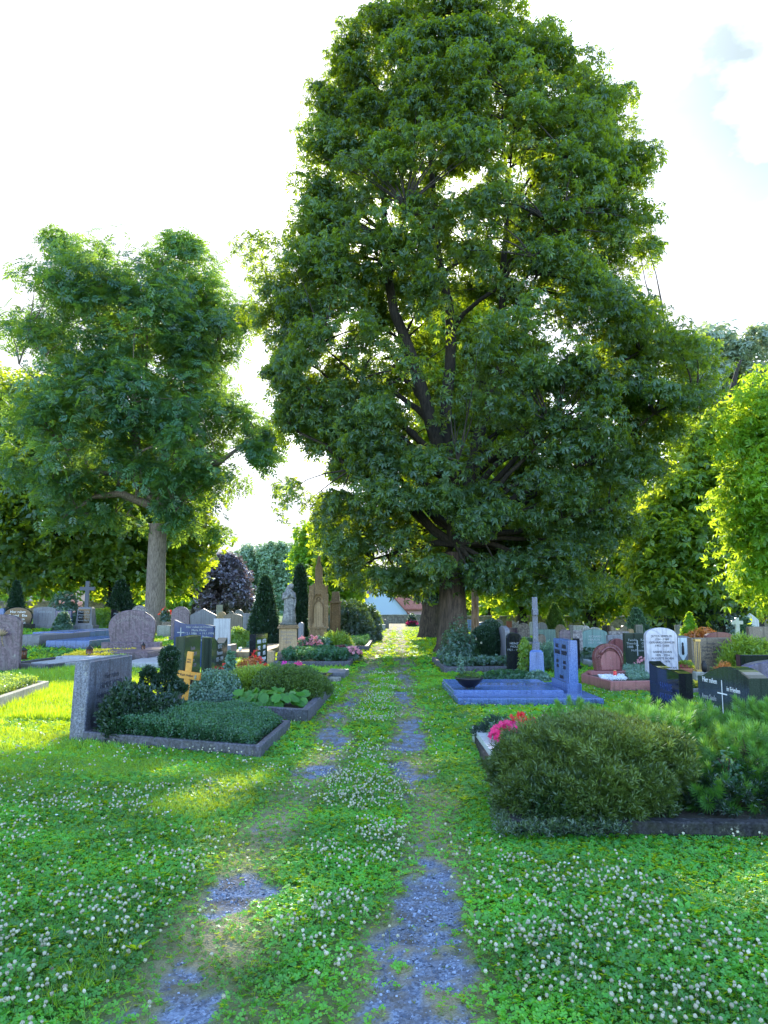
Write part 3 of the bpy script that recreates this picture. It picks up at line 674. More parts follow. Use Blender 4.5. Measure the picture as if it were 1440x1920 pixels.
def trees():
    Yc = 29.5; bx = X(852, Yc)
    def L(px, py, dy=0): return (X(px, Yc) - bx, dy, Z(py, Yc))
    tree('chestnut_tree', 'huge horse chestnut with forked dark trunk and towering crown right beside the path', 852, Yc,
         [(0, 775, 850), (30, 720, 960), (90, 645, 1060), (180, 600, 1175), (300, 555, 1240), (400, 545, 1285), (470, 520, 1275), (540, 480, 1225), (620, 478, 1290), (700, 472, 1375), (780, 490, 1370), (850, 530, 1310), (900, 590, 1250), (950, 548, 1210), (1030, 565, 1170), (1070, 610, 1140), (1092, 660, 1090)],
         .46, 860, 145, .20, PAL, M['chestnut'], M['bark_chestnut'], .5,
         [[L(850, 1020), L(845, 800, .3), L(850, 560, .5), L(815, 350, .3), L(800, 120)], [L(860, 1000, .2), L(895, 860, .6), L(950, 700, 1.2), L(975, 430, 1.2), L(970, 170, 1)], [L(845, 900), L(805, 760, -.4), L(735, 600, -.8), L(720, 400, -.5), L(705, 230, 0)]],
         (.6, 1.2), 70, .14, shell=(.60, 1.0), seedv=3, flat=.62, jitter=.08, edge=.12, zw=.8, limb_m=M['bark_dark'], gaps=SUNGAPS, reveal=[(*[L(a_, b_)[q_] for q_ in (0, 2)], r_, .55) for a_, b_, r_ in ((848, 560, .8), (846, 650, .9), (842, 740, 1.0), (850, 840, .8), (965, 330, .8), (970, 430, .8), (955, 560, .7), (930, 760, .7), (800, 330, .7), (825, 440, .8), (735, 620, .6), (790, 760, .7), (1060, 420, .6), (880, 500, .6), (1010, 640, .6), (700, 700, .5))] + [(L(a_, b_)[0], L(a_, b_)[2], r_, p_, 1) for a_, b_, r_, p_ in ((1262, 545, .9, 1), (455, 660, .6, 1), (1330, 600, .5, 1), (540, 415, .35, 1), (610, 165, .4, 1), (905, 25, .45, 1), (500, 610, .35, .9), (545, 870, .7, 1), (690, 705, .45, .8), (1010, 590, .4, .8), (1120, 820, .35, .7), (740, 520, .35, .7), (1170, 700, .35, .7), (1080, 260, .3, .6), (640, 640, .35, .7), (850, 1125, .75, .95))], flute=.22, base_flare=1.5,
         extra_clumps=[(610, 230, .9), (585, 290, .9), (625, 180, .8), (570, 350, .9), (655, 110, .7), (690, 60, .7), (1160, 190, .8), (1200, 250, .9), (1225, 320, .9), (1235, 400, .9), (1125, 125, .7), (1200, 200, .7), (640, 130, .8), (600, 195, .6), (480, 500, 1.0), (470, 590, .9), (500, 545, 1), (1290, 640, 1), (1330, 650, .8), (1215, 590, .8), (975, 40, .8), (1050, 75, .8), (760, 15, .8), (830, 12, .8), (545, 920, .8), (560, 960, 1), (715, 1085, .6), (905, 1095, .7), (640, 1075, .8), (1000, 1110, 1), (1080, 1105, 1), (1130, 1100, 1)])
    Ya = 41.0
    def LA(px, py, dy=0): return (X(px, Ya) - X(290, Ya), dy, Z(py, Ya) - gz(X(290, Ya), Ya))
    tree('ash_tree', 'tall ash with pale grey trunk and airy blue green crown behind the left graves', 290, Ya,
         [(468, 285, 345), (500, 65, 385), (560, -15, 455), (640, -35, 470), (700, -10, 460), (760, 20, 485), (830, -20, 520), (890, 20, 500), (935, 90, 430), (970, 180, 420)],
         .50, 270, 125, .52, pinnate(3), M['ash'], M['bark_ash'], .75,
         [[LA(292, 960), LA(298, 860, .3), LA(262, 760), LA(250, 600)], [LA(300, 955), LA(350, 900, -.4), LA(405, 870, -.6), LA(430, 845), LA(490, 800)], [LA(285, 950), LA(255, 880, -.5), LA(225, 760, -.6), LA(165, 690), LA(155, 600)], [LA(302, 900, .3), LA(330, 800, .2), LA(345, 740), LA(320, 620), LA(315, 520)], [LA(285, 950, -.2), LA(225, 928, -.6), LA(180, 935, -.8), LA(120, 975, -.8)], [LA(270, 900, -.2), LA(180, 885, -.6), LA(100, 905, -.8), LA(40, 895, -.8)]],
         (1.0, 1.9), 30, .27, seedv=5, flat=.7, trunk_top=.8, flute=.03, base_flare=1.25, shell=(.4, 1), lead_r=.48, reveal=[(LA(a_, b_)[0], LA(a_, b_)[2], r_ * 1.35, min(1, p_ + .1), 1) for a_, b_, r_, p_ in ((208, 492, 1.0, 1), (15, 700, 1.0, 1), (470, 690, 1.1, 1), (70, 725, .8, .9), (95, 610, .5, .7), (235, 640, .55, .75), (350, 765, .6, .7), (150, 845, .7, .7), (425, 850, .8, .9), (240, 945, .9, .85), (470, 930, 1.0, 1), (410, 560, .4, .7), (120, 480, .4, .8), (60, 520, .6, 1), (300, 700, .5, .7), (190, 770, .6, .8), (380, 930, .6, .8), (490, 760, .6, 1), (265, 560, .35, .8), (160, 640, .4, .8), (400, 640, .4, .8), (60, 800, .5, .7), (290, 850, .4, .7), (210, 700, .35, .8))],
         extra_clumps=[(90, 480, 1), (165, 500, 1), (315, 475, .9), (345, 990, .9), (395, 1000, .8), (450, 780, 1), (470, 860, .8), (35, 895, 1.2), (15, 870, 1), (115, 975, 1.1), (492, 798, 1), (485, 840, .9), (60, 930, 1), (330, 465, .7), (85, 470, .8)])
    dk = dict(twigs=False, flute=.05)
    tree('lime_tree', 'broad dark tree with low spreading crown behind the ash trunk', 222, 58,
         [(720, -80, 60), (780, -140, 200), (860, -190, 330), (930, -200, 395), (1000, -200, 400), (1060, -180, 400), (1110, -120, 370)],
         .9, 330, 90, .50, loose(4, 5, .7), M['darktree'], M['bark_dark'], .6, None, (1.6, 3.0), 26, .12, seedv=8, limbs=30, **dk) if False else None
    tree('lime_tree', 'broad dark tree with low spreading crown behind the ash trunk', 222, 56,
         [(720, -80, 60), (780, -140, 200), (860, -190, 330), (930, -200, 395), (1000, -200, 400), (1050, -180, 398), (1085, -120, 370)],
         .8, 380, 95, .42, loose(5, 5, .62), M['darktree'], M['bark_dark'], .6, None, (1.5, 2.8), 30, .10, seedv=8, **dk)
    tree('maple_tree', 'yellow green backlit tree low behind the dark crown on the left', 130, 84,
         [(1010, 40, 230), (1060, 0, 300), (1105, 20, 290)], .35, 60, 90, .5, loose(5, 6, .6), M['bright'], M['bark_dark'], .6, None, (1.5, 2.4), 10, .2, seedv=9, **dk)
    tree('maple_tree', 'small yellow green tree between the ash trunk and the copper beech', 365, 80,
         [(1050, 330, 395), (1080, 300, 410), (1118, 300, 405)], .3, 36, 90, .4, loose(5, 7, .6), M['bright'], M['bark_dark'], .6, None, (1.0, 1.7), 8, .2, seedv=10, **dk)
    tree('copper_beech', 'purple leaved copper beech behind the far gravestones', 418, 74,
         [(1046, 405, 432), (1065, 385, 455), (1095, 368, 470), (1125, 362, 475), (1143, 370, 470)], .3, 90, 110, .30, loose(5, 8, .6), M['copper'], M['bark_dark'], .8, None, (.7, 1.2), 14, .15, seedv=11, **dk)
    for i, (pl, pr_, pt, Yp, lab) in enumerate([(405, 475, 1040, 150, 'pale poplar, leftmost of the far row behind the copper beech'), (440, 510, 1020, 152, 'pale poplar, second from the left in the far row'), (480, 545, 1018, 150, 'pale poplar, third from the left in the far row'), (520, 585, 1024, 153, 'pale poplar at the right end of the far row, beside the sandstone monument'), ]):
        tree('poplar_tree', lab, (pl + pr_) // 2, Yp, [(pt, (pl + pr_) // 2 - 8, (pl + pr_) // 2 + 8), (pt + 20, pl + 6, pr_ - 6), (1080, pl, pr_), (1140, pl, pr_)], .4, 90, 80, .55, loose(5, 9 + i, .5), M['poplar'], M['bark_dark'], .7, None, (.9, 1.8), 8, .2, seedv=20 + i, group='pale poplars in the far row', flat=1.3, **dk)
    # second avenue chestnut, with ivy on its trunk, further down the path
    tree('chestnut_tree', 'second chestnut down the path with ivy on its trunk', 806, 46,
         [(560, 790, 900), (660, 775, 1000), (800, 770, 1040), (950, 770, 1020), (1060, 775, 980), (1100, 785, 930)],
         .50, 210, 80, .42, palmate(5, .5, .45, 210), M['backtree'], M['bark_chestnut'], .6, None, (1.2, 2.2), 24, .13, seedv=12, twigs=False, flute=.2, base_flare=1.5)
    ivy_on('ivy', 'green ivy climbing the trunk of the second chestnut', 802, 46, 7.0, .62, 4200, .12, 'ivy', 2.0)
    tree('tree', 'slender pale bare trunk among the far graves right of the big chestnut', 891, 37,
         [(780, 880, 950), (900, 860, 960), (1040, 870, 930), (1080, 880, 910)], .17, 40, 60, .35, loose(4, 6, .7), M['backtree'], M['bark_bare'], .6, None, (.8, 1.3), 8, .5, seedv=13, **dk)
    tree('chestnut_tree', 'thin pale airy tree rising behind the ivy clad trunk on the right', 1415, 62, [(622, 1370, 1500), (660, 1300, 1560), (740, 1285, 1580), (830, 1290, 1580), (930, 1330, 1560)], .5, 130, 85, .45, palmate(5, .46, .45, 210), M['paletree'], M['bark_dark'], .6, [[(0, 0, 3), (-1.5, 0, 12), (-2.2, 0, 22)], [(0, 0, 5), (1.2, .3, 14), (.6, .3, 23)]], (1.0, 2.0), 34, .15, seedv=17, shell=(.3, 1), edge=.2)
    tree('chestnut_tree', 'tall ivy clad chestnut with sparse lower crown on the right', 1350, 46,
         [(780, 1310, 1400), (840, 1290, 1450), (900, 1240, 1490), (1000, 1190, 1480), (1100, 1170, 1440), (1135, 1200, 1420)],
         .62, 250, 70, .40, palmate(5, .46, .45, 210), M['backtree'], M['bark_dark'], .6, [[(0, 0, 3), (-.4, 0, 10), (-.6, 0, 17)], [(0, 0, 5), (1.2, .3, 11), (1.6, .3, 15), (2.2, 0, 17)]], (1.0, 2.0), 26, .15, seedv=14, flute=.1, shell=(.5, 1), extra_clumps=None)
    ivy_on('ivy', 'dark ivy wrapping the tall trunk on the right', 1350, 46, 9.5, 1.15, 9000, .15, 'ivy')
    tree('chestnut_tree', 'bright yellow green chestnut at the right edge', 1530, 27,
         [(715, 1475, 1640), (760, 1440, 1700), (830, 1400, 1720), (900, 1372, 1720), (980, 1376, 1700), (1060, 1392, 1680), (1120, 1420, 1650)],
         .45, 200, 130, .22, PAL, M['bright'], M['bark_chestnut'], .8, None, (.5, 1.6), 26, .2, seedv=15, twigs=False, edge=.15, flat=.6)
    for i, a in enumerate([(978, 66, [(930, 900, 1060), (1000, 880, 1090), (1080, 880, 1090), (1130, 900, 1060)], 'backtree', 'green tree with forked dark trunk before the far wall'),
                           (1108, 62, [(880, 1050, 1200), (960, 1010, 1240), (1050, 1000, 1240), (1120, 1040, 1200), (1150, 1070, 1180)], 'darktree', 'dark tree behind the teal gravestone'),
                           (1235, 60, [(940, 1180, 1330), (1020, 1150, 1350), (1100, 1150, 1340), (1150, 1190, 1320)], 'bright', 'green tree behind the white marble stele'),
                           (1420, 64, [(900, 1350, 1560), (1000, 1340, 1600), (1100, 1350, 1600), (1150, 1370, 1560)], 'darktree', 'dark tree behind the stone cross on the right'),
                           (1290, 85, [(1020, 1240, 1400), (1090, 1230, 1400), (1150, 1240, 1380)], 'darktree', 'dark distant tree low between the marble stele and the ivy trunk'),
                           (1170, 88, [(1000, 1080, 1260), (1090, 1070, 1260), (1150, 1090, 1240)], 'darktree', 'dark distant tree behind the pink arc gravestone'),
                           (920, 92, [(1000, 850, 990), (1080, 860, 990), (1135, 870, 980)], 'bright', 'yellow green tree glowing behind the far wall'),
                           (1040, 96, [(1010, 990, 1110), (1080, 980, 1110), (1140, 1000, 1100)], 'backtree', 'mid green tree behind the far wall, left of the dark trees'),
                           (638, 60, [(960, 600, 675), (1030, 590, 685), (1090, 595, 680), (1120, 605, 670)], 'backtree', 'green tree behind the sandstone monument'),
                           (592, 85, [(1000, 560, 640), (1060, 550, 650), (1130, 560, 640)], 'bright', 'yellow green tree between the columnar cypress and the monument')]):
        px, Yt, pf, mt, lab = a
        tree('tree', lab, px, Yt, pf, .38, 80, 90, .40, loose(5, 30 + i, .62), M[mt], M['bark_dark'], .6, None, (1.2, 2.3), 12, .25, seedv=40 + i, **dk)
# ------------------------------------------------------------------ graves: helpers
def outline(shape, w, h):
    a = w / 2; P_ = []
    def arc(cx, cz, rx, rz, t0, t1, n=12): return [(cx + rx * math.cos(R(t0 + (t1 - t0) * i / n)), cz + rz * math.sin(R(t0 + (t1 - t0) * i / n))) for i in range(n + 1)]
    if shape == 'flat': P_ = [(a, 0), (a, h), (-a, h), (-a, 0)]
    elif shape == 'arch': P_ = [(a, 0)] + [(a * math.cos(R(t)) , h * .86 + h * .14 * math.sin(R(t))) for t in np.linspace(0, 180, 15)] + [(-a, 0)]
    elif shape == 'round': 
        r = min(a, h * .5); P_ = [(a, 0)] + arc(0, h - r, a, r, 0, 180, 18) + [(-a, 0)]
    elif shape == 'bell': P_ = [(a * .9, 0), (a, h * .35)] + arc(0, h * .5, a, h * .5, 5, 175, 18) + [(-a, h * .35), (-a * .9, 0)]
    elif shape == 'shoulder': P_ = [(a, 0), (a, h * .82), (a * .78, h * .82)] + arc(0, h * .82, a * .72, h * .18, 0, 180, 12) + [(-a * .78, h * .82), (-a, h * .82), (-a, 0)]
    elif shape == 'wave': P_ = [(a, 0)] + [(a - 2 * a * t, h * (.90 + .10 * math.sin(t * 2 * PI * .9 + 2.6) )) for t in np.linspace(0, 1, 16)] + [(-a, 0)]
    elif shape == 'dip': P_ = [(a, 0)] + [(a - 2 * a * t, h * (.86 + .14 * t ** 2 + .03 * math.sin(t * 6.28))) for t in np.linspace(0, 1, 14)] + [(-a, 0)]
    elif shape == 'slope': P_ = [(a, 0)] + [(a - 2 * a * t, h * (.80 + .20 * math.sin(PI * min(1, t * 1.05 + .12)) ** .8 if t < .62 else h and .80 + .20 * math.sin(PI * min(1, t * .8 + .27)) ** .8)) for t in np.linspace(0, 1, 16)] + [(-a, 0)]
    elif shape == 'taper': P_ = [(a, 0), (a * .9, h), (-a * .9, h), (-a, 0)]
    elif shape == 'gable': P_ = [(a, 0), (a, h * .75), (0, h), (-a, h * .75), (-a, 0)]
    return P_
def text_obj(lines, size, mat, parent, x, z, y, bend=0, align='CENTER', name='inscription', depth=.003, rot=0, space=1.05):
    cu = bpy.data.curves.new('txt', 'FONT'); cu.body = '\n'.join(lines); cu.size = size; cu.align_x = align; cu.extrude = depth; cu.space_line = space; cu.resolution_u = 2
    to = bpy.data.objects.new('txt', cu); col.objects.link(to); dg = bpy.context.evaluated_depsgraph_get(); dg.update()
    me = bpy.data.meshes.new_from_object(to.evaluated_get(dg)); bpy.data.objects.remove(to); bpy.data.curves.remove(cu)
    vs = np.array([v.co[:] for v in me.vertices])
    if len(vs) == 0: return None
    if bend:
        a = vs[:, 0] / bend; vs[:, 0] = np.sin(a) * (bend + vs[:, 1]); vs[:, 1] = np.cos(a) * (bend + vs[:, 1]) - bend
    c, s = math.cos(rot), math.sin(rot); xx = vs[:, 0] * c - vs[:, 1] * s; zz = vs[:, 0] * s + vs[:, 1] * c
    co = np.stack([x + xx, y - vs[:, 2] * 1.0 + 0 * xx, z + zz], 1)
    me.vertices.foreach_set('co', co.astype(np.float32).ravel()); me.update(); me.name = name; me.materials.clear(); me.materials.append(mat)
    o = link(bpy.data.objects.new(name, me)); o.parent = parent; return o
def headstone(label, x, y, wd, h, th, shape, mat, rz=0, text=None, ink='ink_grey', ts=.07, plinth=None, group=None, z0=None, cross=None, cat='gravestone', tx=0, tz=None, bend=0, name='gravestone', align='CENTER', pmat=None, taper=0.0, lean=0):
    z = (gz(x, y) if z0 is None else z0)
    r = thing(name, label, cat, (x, y, z), rz, group)
    if lean: r.rotation_euler = (lean, 0, rz)
    b = 0
    if plinth:
        pw, ph, pd = plinth; MB().box(-pw / 2, pw / 2, -pd / 2, pd / 2, -.06, ph, .012).build('plinth', pmat or M[mat], r); b = ph
    mb = MB(); pr = [(px, pz + b + .002) for px, pz in outline(shape, wd, h - b)]
    if not plinth: pr = [(px, pz if pz > .01 else -.08) for px, pz in pr]
    mb.prism(pr, -th / 2, th / 2, min(.012, th * .12), taper); mb.build('slab', M[mat], r)
    if text: text_obj(text, ts, M[ink], r, tx, tz if tz is not None else h * .78, -th / 2 - .0005 - (taper * .75 if taper else 0) * -1, bend, align)
    if cross:
        cx, cz, ch, cw = cross; MB().box(cx - .012, cx + .012, -th / 2 - .012, -th / 2 + .004, cz - ch / 2, cz + ch / 2).box(cx - cw / 2, cx + cw / 2, -th / 2 - .0125, -th / 2 + .0035, cz + ch * .18 - .012, cz + ch * .18 + .012).build('engraved_cross', M[ink], r)
    return r
def kerb_bed(label, corners, h, wd, kmat, soil='soil', name='grave_border', cat='grave border', soil_h=None, z0=None, cover=None):
    c = np.array(corners, float); ce = c.mean(0); n = len(c); z = gz(*ce) if z0 is None else z0
    r = thing(name, label, cat, (ce[0], ce[1], z)); PLOTS.append([tuple(q) for q in c])
    L = c - ce; mb = MB()
    # inner polygon by moving every edge inwards
    def inset(d):
        out = []
        area = sum(L[i][0] * L[(i + 1) % n][1] - L[(i + 1) % n][0] * L[i][1] for i in range(n)); sg = 1 if area > 0 else -1
        for i in range(n):
            p0, p1, p2 = L[i - 1], L[i], L[(i + 1) % n]; e1 = (p1 - p0) / np.linalg.norm(p1 - p0); e2 = (p2 - p1) / np.linalg.norm(p2 - p1)
            n1 = np.array([-e1[1], e1[0]]) * sg; n2 = np.array([-e2[1], e2[0]]) * sg; m_ = n1 + n2; m_ /= max(np.dot(m_, m_), .2); out.append(p1 + m_ * 2 * d / 1.0 * 1.0 if False else p1 + (n1 + n2) / (1 + np.dot(n1, n2)) * d)
        return np.array(out)
    I = inset(wd); B = .01; O2 = inset(B); I2 = inset(wd - B)
    for i in range(n):
        j = (i + 1) % n; g = .004
        rings = [[L[i], L[j]], [L[i], L[j]], [O2[i], O2[j]], [I2[i], I2[j]], [I[i], I[j]], [I[i], I[j]]]; zs = [-.1, h - B, h, h, h - B, -.1]
        v = [(q[0], q[1], zz) for rg, zz in zip(rings, zs) for q in rg]; f = [(2 * k, 2 * k + 1, 2 * k + 3, 2 * k + 2) for k in range(5)] + [(10, 11, 1, 0)]
        mb.add(v, f)
    mb.build('kerb', M[kmat], r)
    if soil:
        I3 = inset(wd * .5); mesh_obj('bed_fill', [(q[0], q[1], (soil_h if soil_h is not None else h - .04)) for q in I3], [tuple(range(n))], M[soil], r)
    return r
def slab_tomb(label, corners, h, mat, name='grave_slab', z0=None):
    c = np.array(corners, float); ce = c.mean(0); z = gz(*ce) if z0 is None else z0; r = None; L = c - ce; n = len(L); B = .012
    v = [(*q, -.08) for q in L] + [(*q, h - B) for q in L] + [(*(q * (1 - B)), h) for q in L]; f = [tuple(range(2 * n, 3 * n))]
    for k in range(2):
        for i in range(n): j = (i + 1) % n; f.append((k * n + i, k * n + j, (k + 1) * n + j, (k + 1) * n + i))
    o = mesh_obj(name, v, f, M[mat]); o.location = (ce[0], ce[1], z); PLOTS.append([tuple(q) for q in c]); return tag(o, label, 'grave slab')
def quad(x0, x1, y0, y1, sk=0.0): return [(x0, y0 - sk), (x1, y0), (x1, y1), (x0, y1 - sk)]

def shrub(label, c, r, n, T, size, mat, shape='dome', name='shrub', cat='shrub', up=.4, lump=.22, group=None, lumps=7, top=None, stems=0, upright=False, nrm_j=.6, inner=.55):
    x, y = c[0], c[1]; z = (c[2] if len(c) > 2 else gz(x, y)); rx, ry, rz_ = r
    d = rdir(n, .12); rad = inner + (1 - inner) * rng.random(n) ** .5
    ph = rng.random((lumps, 3)) * 2 - 1; ph /= np.linalg.norm(ph, axis=1, keepdims=True)
    bump = np.max(d @ ph.T, axis=1); rad = rad * (1 - lump + lump * 1.6 * np.clip(bump, 0, 1) ** 2)
    if shape == 'dome':
        p = d * rad[:, None]; p[:, 2] = np.abs(p[:, 2]); pos = p * [rx, ry, rz_]
    elif shape == 'cone':
        t = rng.random(n) ** 1.4; a = rng.random(n) * 6.28; q = (1 - t) ** .75 * (.6 + .4 * rng.random(n)) * (1 + .18 * np.sin(a * 5 + t * 9)) * np.clip(t * 9 + .55, 0, 1)
        pos = np.stack([np.cos(a) * q * rx, np.sin(a) * q * ry, t * rz_], 1); d = np.stack([np.cos(a), np.sin(a), .5 + 0 * a], 1)
    elif shape == 'column':
        t = rng.random(n); a = rng.random(n) * 6.28; q = (1 - t ** 4) ** .5 * (.55 + .45 * rng.random(n)) * (1 + .15 * np.sin(a * 4 + t * 14)) ; pos = np.stack([np.cos(a) * q * rx, np.sin(a) * q * ry, t * rz_], 1); d = np.stack([np.cos(a), np.sin(a), .6 + 0 * a], 1)
    elif shape == 'ball':
        pos = d * rad[:, None] * [rx, ry, rz_ / 2]; pos[:, 2] += rz_ / 2
    nr = d * .8 + rdir(n, up) * nrm_j; nr[:, 2] += up
    if upright: nr[:, 2] += .8
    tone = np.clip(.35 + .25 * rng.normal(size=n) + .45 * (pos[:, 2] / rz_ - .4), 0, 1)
    root = thing(name, label, cat, (x, y, z), 0, group)
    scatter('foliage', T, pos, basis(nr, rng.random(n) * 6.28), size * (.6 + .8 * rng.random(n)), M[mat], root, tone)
    mb = MB(); k = max(3, stems)
    for i in range(k):
        a = i * 2.4; e = (math.cos(a) * rx * .5, math.sin(a) * ry * .5, rz_ * .75 if shape in ('dome', 'ball') else rz_ * .8)
        if shape in ('cone', 'column'): e = (math.cos(a) * rx * .08, math.sin(a) * ry * .08, rz_ * .8)
        mb.tube([(0, 0, -.03), (e[0] * .4, e[1] * .4, e[2] * .5), e], [.022 * max(.5, rz_), .014 * max(.5, rz_), .005], 5)
    mb.build('stems', M['twig'], root)
    return root
def flowers(root, c, r, n, size, mat, z=.0, T=None, name='blossoms'):
    T = T or petals(5, .75, .35); a = rng.random(n) * 6.28; q = np.sqrt(rng.random(n))
    pos = np.stack([np.cos(a) * q * r[0], np.sin(a) * q * r[1], z + r[2] * (.6 + .4 * rng.random(n)) * (1 - .5 * q * q)], 1) + np.array([c[0], c[1], 0])
    nr = rdir(n, .8); nr[:, 1] -= .5
    return scatter(name, T, pos, basis(nr, rng.random(n) * 6.28), size * (.7 + .6 * rng.random(n)), M[mat], root)
def cover(label, poly, n, T, size, mat, z, hz, name='ground_cover', mound=.0, kind='stuff'):
    p = np.array(poly); lo, hi = p.min(0), p.max(0); x = lo[0] + (hi[0] - lo[0]) * rng.random(n * 2); y = lo[1] + (hi[1] - lo[1]) * rng.random(n * 2)
    ins = np.zeros(len(x), bool); k = len(p)
    for i in range(k):
        (x1, y1), (x2, y2) = p[i], p[(i + 1) % k]; ins ^= ((y1 > y) != (y2 > y)) & (x < (x2 - x1) * (y - y1) / (y2 - y1 + 1e-9) + x1)
    x, y = x[ins][:n], y[ins][:n]; n = len(x); ce = p.mean(0); rx, ry = (hi - lo) / 2
    e = np.clip(1 - ((x - ce[0]) / rx) ** 4, 0, 1) * np.clip(1 - ((y - ce[1]) / ry) ** 4, 0, 1)
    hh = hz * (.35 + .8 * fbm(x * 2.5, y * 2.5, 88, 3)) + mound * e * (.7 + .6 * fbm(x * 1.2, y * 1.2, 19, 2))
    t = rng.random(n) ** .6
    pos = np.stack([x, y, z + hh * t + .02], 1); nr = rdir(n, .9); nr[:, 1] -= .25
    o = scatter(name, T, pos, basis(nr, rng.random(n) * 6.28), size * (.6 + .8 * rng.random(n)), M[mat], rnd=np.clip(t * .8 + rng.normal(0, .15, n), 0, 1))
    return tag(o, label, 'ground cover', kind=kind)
L4, L5, L3 = loose(4, 3, .55), loose(5, 4, .5), loose(3, 8, .6)
SPR = merge_T(spray(5, 3, .16), spray(6, 7, .14, 50)); SP1 = spray(6, 9, .20, 45)
FEATH = spray(9, 12, .10, 60)

def lantern(label, x, y, z, h=.24, r=.05, glass='brownglass', group=None, plain_=False):
    root = thing('grave_lantern', label, 'lantern', (x, y, z)); MB().box(-r * 1.3, r * 1.3, -r * 1.3, r * 1.3, 0, .02).build('base', M['iron'], root)
    MB().lathe([(r * .85, .02), (r * .9, h * .7)], 12).build('glass', M[glass], root, True)
    mb = MB()
    for i in range(6): a = i * PI / 3; mb.box(math.cos(a) * r - .004, math.cos(a) * r + .004, math.sin(a) * r - .004, math.sin(a) * r + .004, .02, h * .72)
    mb.build('frame', M['iron'], root); MB().lathe([(r * 1.2, h * .72), (r * 1.1, h * .76), (r * .3, h * .93), (r * .12, h), (.002, h * 1.03)], 12).build('lid', M['iron'], root, True); return root

